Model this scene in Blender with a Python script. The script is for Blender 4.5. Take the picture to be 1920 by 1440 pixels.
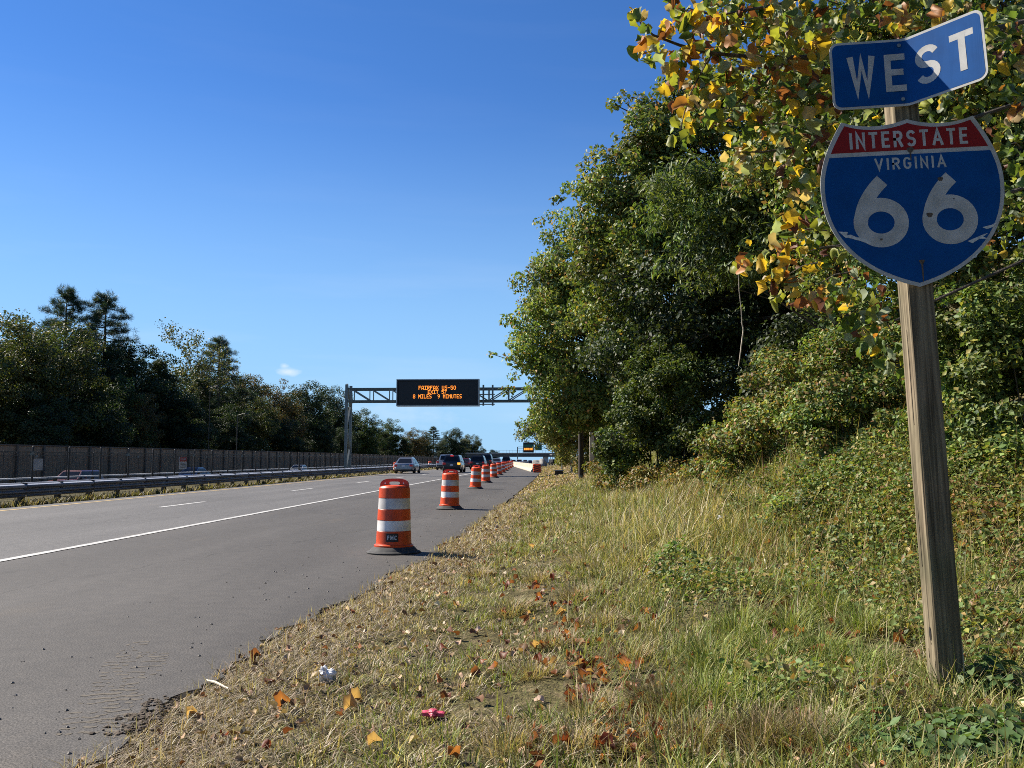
import bpy, math, random
import numpy as np
from mathutils import Vector, Matrix, Euler

for o in list(bpy.data.objects):
    bpy.data.objects.remove(o)
SC = bpy.context.scene
COL = SC.collection
PI = math.pi

# ------------------------------------------------------------------ camera
CAM_H, FPX, YAW, PITCH = 1.35, 1610.0, math.radians(2.62), math.radians(4.97)
cam_data = bpy.data.cameras.new('camera')
cam_data.sensor_width = 36.0
cam_data.lens = FPX / 1920.0 * 36.0
cam_data.clip_start = 0.05
cam_data.clip_end = 6000.0
cam = bpy.data.objects.new('camera', cam_data)
cam.location = (0, 0, CAM_H)
cam.rotation_euler = (PI / 2 + PITCH, 0, YAW)
COL.objects.link(cam)
SC.camera = cam

# ------------------------------------------------------------------ sky, sun, exposure
SUN_EL, SUN_AHEAD = math.radians(39.0), math.radians(22.0)
SUN_DIR = Vector((-math.cos(SUN_EL) * math.cos(SUN_AHEAD), math.cos(SUN_EL) * math.sin(SUN_AHEAD), math.sin(SUN_EL)))
world = bpy.data.worlds.new('World')
SC.world = world
world.use_nodes = True
wn, wl = world.node_tree.nodes, world.node_tree.links
wn.clear()
w_out = wn.new('ShaderNodeOutputWorld')
w_bg = wn.new('ShaderNodeBackground')
w_sky = wn.new('ShaderNodeTexSky')
w_sky.sky_type = 'NISHITA'
w_sky.sun_disc = False
w_sky.sun_elevation = SUN_EL
w_sky.sun_rotation = math.atan2(SUN_DIR.x, SUN_DIR.y)
w_sky.altitude = 100.0
w_sky.air_density = 1.0
w_sky.dust_density = 0.0
w_sky.ozone_density = 4.0
w_bg.inputs['Strength'].default_value = 0.056
w_hsv = wn.new('ShaderNodeHueSaturation')
w_hsv.inputs['Saturation'].default_value = 1.11
w_tint = wn.new('ShaderNodeMix'); w_tint.data_type = 'RGBA'; w_tint.blend_type = 'MULTIPLY'; w_tint.inputs['Factor'].default_value = 1.0
w_tint.inputs['B'].default_value = (0.84, 0.95, 1.20, 1)
wl.new(w_sky.outputs[0], w_tint.inputs['A'])
wl.new(w_tint.outputs['Result'], w_hsv.inputs['Color'])
# thin high cloud: two small puffs low over the trees and faint streaks near the horizon
w_tc = wn.new('ShaderNodeTexCoord')
def wmath(op, a, b=None):
    n = wn.new('ShaderNodeMath'); n.operation = op
    for i, v in enumerate((a, b)):
        if v is None: continue
        if isinstance(v, (int, float)): n.inputs[i].default_value = v
        else: wl.new(v, n.inputs[i])
    return n.outputs[0]
def wnoise(scale, vec, det=5.0):
    m = wn.new('ShaderNodeMapping'); m.inputs['Scale'].default_value = vec
    wl.new(w_tc.outputs['Generated'], m.inputs['Vector'])
    n = wn.new('ShaderNodeTexNoise'); n.inputs['Scale'].default_value = scale; n.inputs['Detail'].default_value = det
    wl.new(m.outputs[0], n.inputs['Vector'])
    return n.outputs['Fac']
def wpuff(direction, rx, rz):
    s = wn.new('ShaderNodeVectorMath'); s.operation = 'SUBTRACT'
    wl.new(w_tc.outputs['Generated'], s.inputs[0]); s.inputs[1].default_value = direction
    m = wn.new('ShaderNodeVectorMath'); m.operation = 'MULTIPLY'
    wl.new(s.outputs[0], m.inputs[0]); m.inputs[1].default_value = (1 / rx, 1 / rx, 1 / rz)
    l = wn.new('ShaderNodeVectorMath'); l.operation = 'LENGTH'
    wl.new(m.outputs[0], l.inputs[0])
    a = wmath('SUBTRACT', 1.0, l.outputs['Value'])
    a = wmath('ADD', a, wmath('MULTIPLY', wmath('SUBTRACT', wnoise(70, (1, 1, 2)), 0.5), 1.6))
    n = wn.new('ShaderNodeClamp'); wl.new(a, n.inputs[0])
    return n.outputs[0]

CAM_R = Euler((PI / 2 + PITCH, 0, YAW)).to_matrix()
def ray(px, py):
    return CAM_R @ Vector(((px - 960) / FPX, (720 - py) / FPX, -1.0))
def P(px, py, d):
    """world point seen at a picture position, d metres along the optical axis"""
    return Vector((0, 0, CAM_H)) + ray(px, py) * d
def on_x(px, X):
    r = ray(px, 860); return r.y * (X / r.x)
def on_y(px, Y):
    r = ray(px, 860); return r.x * (Y / r.y)
def z_at(px, py, Y):
    r = ray(px, py); return CAM_H + r.z * (Y / r.y)
def on_ground(px, py, z=0.0):
    r = ray(px, py); t = (z - CAM_H) / r.z
    return Vector((r.x * t, r.y * t, z))

p1 = wpuff(ray(540, 697).normalized(), 0.017, 0.0055)
p2 = wpuff(ray(533, 686).normalized(), 0.006, 0.004)
p3 = wpuff(ray(740, 772).normalized(), 0.10, 0.022)
streak = wmath('MULTIPLY', wmath('MAXIMUM', wmath('SUBTRACT', wnoise(3.2, (1, 1, 9), 6), 0.52), 0.0), 0.55)
w_sep = wn.new('ShaderNodeSeparateXYZ'); wl.new(w_tc.outputs['Generated'], w_sep.inputs[0])
w_low = wn.new('ShaderNodeMapRange')
w_low.inputs['From Min'].default_value = 0.02; w_low.inputs['From Max'].default_value = 0.30
w_low.inputs['To Min'].default_value = 1.0; w_low.inputs['To Max'].default_value = 0.12
wl.new(w_sep.outputs['Z'], w_low.inputs['Value'])
streak = wmath('MULTIPLY', streak, w_low.outputs[0])
cl = wmath('MAXIMUM', wmath('MULTIPLY', p1, 0.55), wmath('MULTIPLY', p2, 0.5))
cl = wmath('MAXIMUM', cl, wmath('MULTIPLY', p3, 0.16))
cl = wmath('MAXIMUM', cl, streak)
w_mix = wn.new('ShaderNodeMix'); w_mix.data_type = 'RGBA'
wl.new(cl, w_mix.inputs['Factor'])
# pale blue band of haze all round the horizon
w_band = wn.new('ShaderNodeMapRange'); w_band.interpolation_type = 'SMOOTHSTEP'
w_band.inputs['From Min'].default_value = -0.02; w_band.inputs['From Max'].default_value = 0.42
w_band.inputs['To Min'].default_value = 0.92; w_band.inputs['To Max'].default_value = 0.0
wl.new(w_sep.outputs['Z'], w_band.inputs['Value'])
w_hz = wn.new('ShaderNodeMix'); w_hz.data_type = 'RGBA'
wl.new(w_band.outputs[0], w_hz.inputs['Factor']); wl.new(w_hsv.outputs[0], w_hz.inputs['A'])
w_hz.inputs['B'].default_value = (3.0, 5.5, 8.2, 1)
wl.new(w_hz.outputs['Result'], w_mix.inputs['A'])
w_mix.inputs['B'].default_value = (8.2, 8.6, 9.2, 1)
wl.new(w_mix.outputs['Result'], w_bg.inputs['Color'])
wl.new(w_bg.outputs[0], w_out.inputs['Surface'])

sun_data = bpy.data.lights.new('sun', 'SUN')
sun_data.energy = 5.0
sun_data.angle = math.radians(0.53)
sun_data.color = (1.0, 0.93, 0.82)
sun = bpy.data.objects.new('sun', sun_data)
sun.rotation_euler = (-SUN_DIR).to_track_quat('-Z', 'Y').to_euler()
sun.location = SUN_DIR * 60
COL.objects.link(sun)

SC.view_settings.view_transform = 'Standard'
SC.view_settings.look = 'None'
SC.view_settings.exposure = 1.1
SC.view_settings.gamma = 1.0
SC.view_settings.use_curve_mapping = False
SC.render.engine = 'CYCLES'
SC.cycles.max_bounces = 6
SC.cycles.diffuse_bounces = 2
SC.cycles.glossy_bounces = 2
SC.cycles.transmission_bounces = 4
SC.cycles.transparent_max_bounces = 10
SC.cycles.use_adaptive_sampling = True
SC.cycles.adaptive_threshold = 0.012
SC.cycles.use_denoising = False
SC.cycles.filter_width = 0.95

# ------------------------------------------------------------------ helpers
def new_mat(name):
    m = bpy.data.materials.new(name); m.use_nodes = True
    return m, m.node_tree.nodes, m.node_tree.links, m.node_tree.nodes['Principled BSDF']

def M(name, col, rough=0.6, metal=0.0, var=0.15, scale=6.0, bump=0.0, bscale=60.0, spec=0.4, emit=0.0, coat=0.0, stretch=(1, 1, 1), stain=None):
    """plain procedural surface: base colour broken up by noise, optional fine relief and a stain colour"""
    m, n, l, b = new_mat(name)
    tc = n.new('ShaderNodeTexCoord'); mp = n.new('ShaderNodeMapping'); mp.inputs['Scale'].default_value = stretch
    l.new(tc.outputs['Object'], mp.inputs['Vector'])
    nz = n.new('ShaderNodeTexNoise'); nz.inputs['Scale'].default_value = scale; nz.inputs['Detail'].default_value = 6
    l.new(mp.outputs[0], nz.inputs['Vector'])
    r = n.new('ShaderNodeValToRGB')
    r.color_ramp.elements[0].position = 0.3; r.color_ramp.elements[1].position = 0.72
    lo = stain if stain else tuple(c * (1 - var) for c in col)
    r.color_ramp.elements[0].color = (*lo, 1)
    r.color_ramp.elements[1].color = (*[min(1, c * (1 + var)) for c in col], 1)
    l.new(nz.outputs['Fac'], r.inputs['Fac'])
    l.new(r.outputs['Color'], b.inputs['Base Color'])
    b.inputs['Roughness'].default_value = rough
    b.inputs['Metallic'].default_value = metal
    b.inputs['Specular IOR Level'].default_value = spec
    b.inputs['Coat Weight'].default_value = coat
    if emit:
        b.inputs['Emission Color'].default_value = (*col, 1)
        b.inputs['Emission Strength'].default_value = emit
    if bump:
        n2 = n.new('ShaderNodeTexNoise'); n2.inputs['Scale'].default_value = bscale; n2.inputs['Detail'].default_value = 4
        l.new(mp.outputs[0], n2.inputs['Vector'])
        bp = n.new('ShaderNodeBump'); bp.inputs['Strength'].default_value = bump; bp.inputs['Distance'].default_value = 0.01
        l.new(n2.outputs['Fac'], bp.inputs['Height']); l.new(bp.outputs[0], b.inputs['Normal'])
    return m

def leaf_mat(name, trans=0.3, rough=0.5, spec=0.35, boost=1.0):
    m, n, l, b = new_mat(name)
    at = n.new('ShaderNodeAttribute'); at.attribute_name = 'Col'
    b.inputs['Roughness'].default_value = rough
    b.inputs['Specular IOR Level'].default_value = spec
    l.new(at.outputs['Color'], b.inputs['Base Color'])
    tr = n.new('ShaderNodeBsdfTranslucent')
    mu = n.new('ShaderNodeMix'); mu.data_type = 'RGBA'; mu.blend_type = 'MULTIPLY'; mu.inputs['Factor'].default_value = 1.0
    l.new(at.outputs['Color'], mu.inputs['A']); mu.inputs['B'].default_value = (1.5 * boost, 1.5 * boost, 0.7 * boost, 1)
    l.new(mu.outputs['Result'], tr.inputs['Color'])
    mx = n.new('ShaderNodeMixShader'); mx.inputs[0].default_value = trans
    l.new(b.outputs[0], mx.inputs[1]); l.new(tr.outputs[0], mx.inputs[2])
    l.new(mx.outputs[0], n['Material Output'].inputs['Surface'])
    return m

def np_mesh(name, V, F, col=None, smooth=False):
    V = np.ascontiguousarray(V, dtype=np.float32); F = np.ascontiguousarray(F, dtype=np.int32)
    me = bpy.data.meshes.new(name)
    me.vertices.add(len(V)); me.vertices.foreach_set('co', V.ravel())
    k = F.shape[1]
    me.loops.add(F.size); me.loops.foreach_set('vertex_index', F.ravel())
    me.polygons.add(len(F)); me.polygons.foreach_set('loop_start', np.arange(0, F.size, k, dtype=np.int32))
    if smooth: me.polygons.foreach_set('use_smooth', np.ones(len(F), dtype=bool))
    if col is not None:
        c = np.ones((len(V), 4), dtype=np.float32); c[:, :3] = col
        at = me.color_attributes.new('Col', 'FLOAT_COLOR', 'POINT'); at.data.foreach_set('color', c.ravel())
    me.update(calc_edges=True)
    return me

def add(name, me, mat, parent=None, loc=None, label=None, cat=None, group=None, kind=None):
    o = bpy.data.objects.new(name, me); COL.objects.link(o)
    if mat is not None and me is not None and len(me.materials) == 0: me.materials.append(mat)
    if parent: o.parent = parent
    if loc is not None: o.location = loc
    tag(o, label, cat, group, kind)
    return o

def tag(o, label=None, cat=None, group=None, kind=None):
    if label: o['label'] = label
    if cat: o['category'] = cat
    if group: o['group'] = group
    if kind: o['kind'] = kind
    return o

def thing(name, label, cat, loc=(0, 0, 0), rz=0.0, group=None):
    o = bpy.data.objects.new(name, None); COL.objects.link(o)
    o.empty_display_size = 0.2
    o.location = loc; o.rotation_euler = (0, 0, rz)
    return tag(o, label, cat, group)

def copy_tree(o, parent=None):
    c = o.copy(); COL.objects.link(c); c.parent = parent
    for ch in [x for x in bpy.data.objects if x.parent == o]:
        copy_tree(ch, c)
    return c

class MB:
    """collects boxes, tubes, prisms and lathes into ONE mesh"""
    def __init__(self): self.v = []; self.f = []
    def raw(self, vs, fs):
        b = len(self.v); self.v += [tuple(x) for x in vs]; self.f += [tuple(i + b for i in f) for f in fs]; return self
    def box(self, c, s, rot=None, bev=0.0):
        hx, hy, hz = s[0] / 2, s[1] / 2, s[2] / 2
        if bev:
            e = bev
            poly = [(hx - e, -hy), (hx, -hy + e), (hx, hy - e), (hx - e, hy), (-hx + e, hy), (-hx, hy - e), (-hx, -hy + e), (-hx + e, -hy)]
            vs = [];
            for (z, k) in ((-hz, 1 - e / max(hx, hy)), (-hz + e, 1), (hz - e, 1), (hz, 1 - e / max(hx, hy))):
                vs += [Vector((x * k, y * k, z)) for x, y in poly]
            fs = [tuple(reversed(range(8))), tuple(range(24, 32))]
            for r in range(3):
                fs += [(r * 8 + i, r * 8 + (i + 1) % 8, r * 8 + 8 + (i + 1) % 8, r * 8 + 8 + i) for i in range(8)]
        else:
            vs = [Vector((x, y, z)) for z in (-hz, hz) for (x, y) in ((-hx, -hy), (hx, -hy), (hx, hy), (-hx, hy))]
            fs = [(3, 2, 1, 0), (4, 5, 6, 7), (0, 1, 5, 4), (1, 2, 6, 5), (2, 3, 7, 6), (3, 0, 4, 7)]
        if rot is not None: vs = [rot @ v for v in vs]
        return self.raw([v + Vector(c) for v in vs], fs)
    def bar(self, a, b, w, h=None):
        a, b = Vector(a), Vector(b); d = b - a; L = d.length
        q = d.to_track_quat('Z', 'Y').to_matrix()
        return self.box((a + b) / 2, (w, h or w, L), q)
    def tube(self, pts, radii, k=8, cap=True):
        pts = [Vector(p) for p in pts]
        if isinstance(radii, (int, float)): radii = [radii] * len(pts)
        vs = []; fs = []
        up = Vector((0.13, 0.27, 0.95))
        for i, p in enumerate(pts):
            d = (pts[min(i + 1, len(pts) - 1)] - pts[max(i - 1, 0)]).normalized()
            x = d.cross(up)
            if x.length < 0.1: x = d.cross(Vector((1, 0, 0)))
            x.normalize(); y = d.cross(x)
            vs += [p + (x * math.cos(2 * PI * j / k) + y * math.sin(2 * PI * j / k)) * radii[i] for j in range(k)]
        for i in range(len(pts) - 1):
            fs += [(i * k + j, i * k + (j + 1) % k, i * k + k + (j + 1) % k, i * k + k + j) for j in range(k)]
        if cap:
            fs += [tuple(reversed(range(k))), tuple(range((len(pts) - 1) * k, len(pts) * k))]
        return self.raw(vs, fs)
    def lathe(self, prof, k=32, c=(0, 0, 0), axis='z', cap=True):
        vs = []; fs = []
        for r, z in prof:
            for j in range(k):
                a = 2 * PI * j / k
                p = (r * math.cos(a), r * math.sin(a), z)
                if axis == 'x': p = (z, r * math.cos(a), r * math.sin(a))
                vs.append((p[0] + c[0], p[1] + c[1], p[2] + c[2]))
        n = len(prof)
        for i in range(n - 1):
            fs += [(i * k + j, i * k + (j + 1) % k, i * k + k + (j + 1) % k, i * k + k + j) for j in range(k)]
        if cap:
            fs += [tuple(reversed(range(k))), tuple(range((n - 1) * k, n * k))]
        return self.raw(vs, fs)
    def prism(self, poly, f, d0, d1):
        """poly: 2-D outline; f(u, v, depth) -> point"""
        n = len(poly)
        vs = [f(u, v, d0) for u, v in poly] + [f(u, v, d1) for u, v in poly]
        fs = [tuple(reversed(range(n))), tuple(range(n, 2 * n))] + [(i, (i + 1) % n, n + (i + 1) % n, n + i) for i in range(n)]
        return self.raw(vs, fs)
    def mesh(self, name, smooth=False, angle=None):
        me = bpy.data.meshes.new(name); me.from_pydata(self.v, [], self.f); me.update()
        if smooth:
            me.polygons.foreach_set('use_smooth', [True] * len(me.polygons))
            me.set_sharp_from_angle(angle=math.radians(angle or 35))
        return me
    def put(self, name, mat, parent=None, smooth=False, angle=None, **kw):
        return add(name, self.mesh(name, smooth, angle), mat, parent, **kw)

def fbm2(x, y, seed, base=1.0, octs=4):
    r = np.random.RandomState(seed); out = np.zeros(np.broadcast(x, y).shape); a = 1.0; f = base; tot = 0
    for o in range(octs):
        for k in range(3):
            t = r.uniform(0, 2 * PI); ph = r.uniform(0, 2 * PI, 2)
            out += a * np.sin((x * math.cos(t) + y * math.sin(t)) * f + ph[0]) * np.sin((-x * math.sin(t) + y * math.cos(t)) * f * 0.83 + ph[1]) / 3
        tot += a; a *= 0.55; f *= 2.07
    return out / tot
def sstep(a, b, x):
    t = np.clip((x - a) / (b - a), 0, 1); return t * t * (3 - 2 * t)

# ------------------------------------------------------------------ terrain
EDGE_Y = np.array([-40, 0, 3.9, 7.1, 11.6, 16.1, 30, 54, 90, 170, 400, 2000.0])
EDGE_X = np.array([-2.3, -2.2, -2.13, -2.08, -1.72, -1.6, -1.4, -1.15, -1.1, -2.0, -4.5, -5.0])
def edge_x(Y):
    return np.interp(Y, EDGE_Y, EDGE_X) + 0.05 * np.sin(Y * 1.7) * np.exp(-np.abs(Y) / 40)
ROAD_L = -14.95
def road_z(Y):
    return -0.004 * np.maximum(np.asarray(Y, dtype=float) - 170, 0)
def tz(X, Y, rough=True):
    X = np.asarray(X, dtype=float); Y = np.asarray(Y, dtype=float)
    ex = edge_x(Y)
    s = 0.34 + 0.66 * sstep(4.5, 13, Y)
    s = s * (1 - 0.45 * sstep(30, 60, Y))
    g = np.maximum(X + 0.7, 0)
    right = s * (0.245 * g + 0.42 * np.maximum(g - 3.4, 0) - 0.43 * np.maximum(g - 12, 0)) - 0.03
    if rough:
        right = right + (0.085 * fbm2(X, Y, 3, 1.9) + 0.03 * fbm2(X, Y, 4, 7.0, 2)) * sstep(0.0, 0.8, X - ex) * (1 - sstep(40, 80, Y))
    left = -0.02 - 0.9 * sstep(-19.9, -22.5, X) + 0.25 * sstep(-43.5, -60, X)
    road = np.full(X.shape, -0.07)
    z = np.where(X > ex - 0.02, right, np.where(X < ROAD_L, left, road))
    return z + road_z(Y)

def build_ground():
    xs = np.unique(np.concatenate([np.arange(-900, -60, 60.0), np.arange(-60, -24, 3.0), np.arange(-24, -14.9, 0.45), [-14.96, -14.94, -10, -6, -3.0],
                                   np.arange(-2.6, 5.0, 0.13), np.arange(5, 24, 0.7), np.arange(24, 80, 6.0), np.arange(80, 900, 70.0)]))
    ys = np.unique(np.concatenate([np.arange(-60, 0, 6.0), np.arange(0, 3, 0.5), np.arange(3, 20, 0.16), np.arange(20, 60, 0.9), np.arange(60, 180, 5.0), np.arange(180, 3600, 60.0)]))
    X, Y = np.meshgrid(xs, ys)
    Z = tz(X, Y)
    V = np.stack([X, Y, Z], -1).reshape(-1, 3)
    nx, ny = len(xs), len(ys)
    i = np.arange(ny - 1)[:, None] * nx + np.arange(nx - 1)[None, :]
    F = np.stack([i, i + 1, i + nx + 1, i + nx], -1).reshape(-1, 4)
    m, n, l, b = new_mat('verge_soil')
    tc = n.new('ShaderNodeTexCoord')
    def nz(s, d=6): 
        q = n.new('ShaderNodeTexNoise'); q.inputs['Scale'].default_value = s; q.inputs['Detail'].default_value = d
        l.new(tc.outputs['Object'], q.inputs['Vector']); return q.outputs['Fac']
    r1 = n.new('ShaderNodeValToRGB')
    e = r1.color_ramp.elements
    e[0].position = 0.30; e[0].color = (0.055, 0.042, 0.026, 1); e[1].position = 0.75; e[1].color = (0.21, 0.165, 0.095, 1)
    k = e.new(0.52); k.color = (0.105, 0.095, 0.042, 1)
    l.new(nz(9, 8), r1.inputs['Fac'])
    r2 = n.new('ShaderNodeValToRGB')
    e = r2.color_ramp.elements
    e[0].position = 0.35; e[0].color = (0.45, 0.45, 0.45, 1); e[1].position = 0.65; e[1].color = (1.25, 1.2, 1.1, 1)
    l.new(nz(70, 3), r2.inputs['Fac'])
    mu = n.new('ShaderNodeMix'); mu.data_type = 'RGBA'; mu.blend_type = 'MULTIPLY'; mu.inputs['Factor'].default_value = 1
    l.new(r1.outputs[0], mu.inputs['A']); l.new(r2.outputs[0], mu.inputs['B'])
    l.new(mu.outputs['Result'], b.inputs['Base Color'])
    b.inputs['Roughness'].default_value = 0.95; b.inputs['Specular IOR Level'].default_value = 0.1
    bp = n.new('ShaderNodeBump'); bp.inputs['Strength'].default_value = 0.9; bp.inputs['Distance'].default_value = 0.03
    l.new(nz(40, 5), bp.inputs['Height']); l.new(bp.outputs[0], b.inputs['Normal'])
    return add('ground', np_mesh('ground', V, F, smooth=True), m, kind='structure')
ground = build_ground()

# ------------------------------------------------------------------ road
def asphalt(name, c0, c1, streak):
    m, n, l, b = new_mat(name)
    tc = n.new('ShaderNodeTexCoord')
    def nz(s, d, vec=(1, 1, 1), typ='FAC'):
        mp = n.new('ShaderNodeMapping'); mp.inputs['Scale'].default_value = vec; l.new(tc.outputs['Object'], mp.inputs['Vector'])
        q = n.new('ShaderNodeTexNoise'); q.inputs['Scale'].default_value = s; q.inputs['Detail'].default_value = d
        l.new(mp.outputs[0], q.inputs['Vector']); return q.outputs['Fac']
    def ramp(f, p0, a, p1, c):
        r = n.new('ShaderNodeValToRGB'); e = r.color_ramp.elements
        e[0].position = p0; e[0].color = (*a, 1); e[1].position = p1; e[1].color = (*c, 1); l.new(f, r.inputs['Fac']); return r.outputs[0]
    def mul(a, c):
        q = n.new('ShaderNodeMix'); q.data_type = 'RGBA'; q.blend_type = 'MULTIPLY'; q.inputs['Factor'].default_value = 1
        l.new(a, q.inputs['A']); l.new(c, q.inputs['B']); return q.outputs['Result']
    base = ramp(nz(0.55, 8, (1, 0.35, 1)), 0.3, c0, 0.7, c1)
    base = mul(base, ramp(nz(1.0, 3, (streak, 0.02, 1)), 0.3, (0.86, 0.86, 0.86), 0.7, (1.1, 1.1, 1.1)))
    base = mul(base, ramp(nz(85, 4), 0.38, (0.5, 0.5, 0.5), 0.64, (1.5, 1.48, 1.45)))
    base = mul(base, ramp(nz(7, 6), 0.30, (0.84, 0.84, 0.85), 0.62, (1.04, 1.03, 1.02)))
    # pale chips of stone in the mix
    vo = n.new('ShaderNodeTexVoronoi'); vo.inputs['Scale'].default_value = 38
    l.new(tc.outputs['Object'], vo.inputs['Vector'])
    sp = ramp(vo.outputs['Distance'], 0.05, (1.6, 1.55, 1.5), 0.12, (1, 1, 1))
    base = mul(base, sp)
    crk = n.new('ShaderNodeTexVoronoi'); crk.feature = 'DISTANCE_TO_EDGE'; crk.inputs['Scale'].default_value = 0.22
    dmp = n.new('ShaderNodeMapping'); dmp.inputs['Scale'].default_value = (1.0, 0.35, 1); l.new(tc.outputs['Object'], dmp.inputs['Vector'])
    dn = n.new('ShaderNodeTexNoise'); dn.inputs['Scale'].default_value = 1.3; dn.inputs['Detail'].default_value = 8; l.new(tc.outputs['Object'], dn.inputs['Vector'])
    dv_ = n.new('ShaderNodeVectorMath'); dv_.operation = 'SCALE'; dv_.inputs['Scale'].default_value = 0.9; l.new(dn.outputs['Color'], dv_.inputs[0])
    da = n.new('ShaderNodeVectorMath'); da.operation = 'ADD'; l.new(dmp.outputs[0], da.inputs[0]); l.new(dv_.outputs[0], da.inputs[1]); l.new(da.outputs[0], crk.inputs['Vector'])
    base = mul(base, ramp(crk.outputs['Distance'], 0.0012, (0.55, 0.55, 0.55), 0.004, (1, 1, 1)))
    base = mul(base, ramp(nz(0.9, 9, (1, 0.5, 1)), 0.62, (1, 1, 1), 0.78, (1.30, 1.22, 1.10)))
    base = mul(base, ramp(nz(2.4, 3, (1, 0.4, 1)), 0.22, (0.72, 0.72, 0.73), 0.36, (1, 1, 1)))
    l.new(base, b.inputs['Base Color'])
    b.inputs['Roughness'].default_value = 0.82; b.inputs['Specular IOR Level'].default_value = 0.3
    bp = n.new('ShaderNodeBump'); bp.inputs['Strength'].default_value = 0.55; bp.inputs['Distance'].default_value = 0.006
    l.new(nz(120, 3), bp.inputs['Height']); l.new(bp.outputs[0], b.inputs['Normal'])
    return m
MAT_SHOULDER = asphalt('shoulder_asphalt', (0.054, 0.0495, 0.0455), (0.081, 0.075, 0.069), 0.9)
MAT_LANE = asphalt('lane_asphalt', (0.084, 0.081, 0.079), (0.112, 0.108, 0.105), 1.1)

def strip(name, xl, xr, ys, z, mat, parent=None, lip=False, nx=1, **kw):
    V = []; F = []
    cols = nx + 1 + (1 if lip else 0)
    for y in ys:
        a = float(xl(y)); c = float(xr(y)); rz_ = float(road_z(y))
        for i in range(nx + 1): V.append((a + (c - a) * i / nx, y, z + rz_))
        if lip: V.append((c + 0.02, y, z - 0.10 + rz_))
    for j in range(len(ys) - 1):
        for i in range(cols - 1):
            q = j * cols + i; F.append((q, q + 1, q + cols + 1, q + cols))
    me = bpy.data.meshes.new(name); me.from_pydata(V, [], F); me.update()
    return add(name, me, mat, parent, **kw)

rs = random.Random(5)
ys_fine = [0.5 + 0.07 * i for i in range(360)] + [26 + i * 1.0 for i in range(150)] + [180 + 40 * i for i in range(45)]
ys_fine = [-40, -20, -5] + ys_fine
_jit = {}
def ragged(y):
    if y not in _jit: _jit[y] = (rs.uniform(-0.03, 0.03) + 0.075 * math.sin(y * 2.9) * math.sin(y * 0.77 + 1) + 0.045 * math.sin(y * 7.7 + 2 * math.sin(y * 1.9))) * (1 if y < 26 else 0.5)
    return float(edge_x(y)) + _jit[y]
ys_far = [-40, 0, 40, 100, 170, 250, 400, 700, 1200, 1900]
lanes = strip('travel_lanes', lambda y: ROAD_L, lambda y: -7.26, ys_far, 0.004, MAT_LANE, kind='structure')
shoulder = strip('road_shoulder', lambda y: -7.26, ragged, ys_fine, 0.0, MAT_SHOULDER, lip=True, kind='structure')
MAT_WHITE_PAINT = M('white_road_paint', (0.50, 0.49, 0.46), 0.7, var=0.12, scale=3, bump=0.3, bscale=120, stain=(0.33, 0.32, 0.30))
MAT_YELLOW_PAINT = M('yellow_road_paint', (0.42, 0.28, 0.09), 0.7, var=0.15, scale=3, stain=(0.30, 0.22, 0.11))
ys_line = [-40] + [0.5 * i for i in range(0, 120)] + [60 + 5 * i for i in range(24)] + [190, 260, 400, 700, 1200, 1900]
strip('white_edge_line', lambda y: -7.36 + 0.006 * math.sin(y * 3.1), lambda y: -7.21 + 0.006 * math.sin(y * 4.3), ys_line, 0.008, MAT_WHITE_PAINT, lanes)
strip('yellow_edge_line', lambda y: -14.33, lambda y: -14.17, ys_far, 0.008, MAT_YELLOW_PAINT, lanes)
d0 = on_ground(341, 946).y
for k in range(-2, 40):
    yc = d0 + 12.19 * k
    strip('lane_dash', lambda y: -10.95, lambda y: -10.80, [yc - 1.55, yc + 1.55], 0.008, MAT_WHITE_PAINT, lanes)
# opposite carriageway beyond the railway, lower than this one
strip('opposite_road', lambda y: -42.2, lambda y: -30.5, ys_far, -0.90, MAT_LANE, kind='structure')
MAT_BALLAST = M('rail_ballast', (0.12, 0.11, 0.10), 0.95, var=0.5, scale=40, bump=0.8, bscale=30)
strip('track_bed', lambda y: -28.8, lambda y: -22.6, ys_far, -0.86, MAT_BALLAST, kind='structure')

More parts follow.
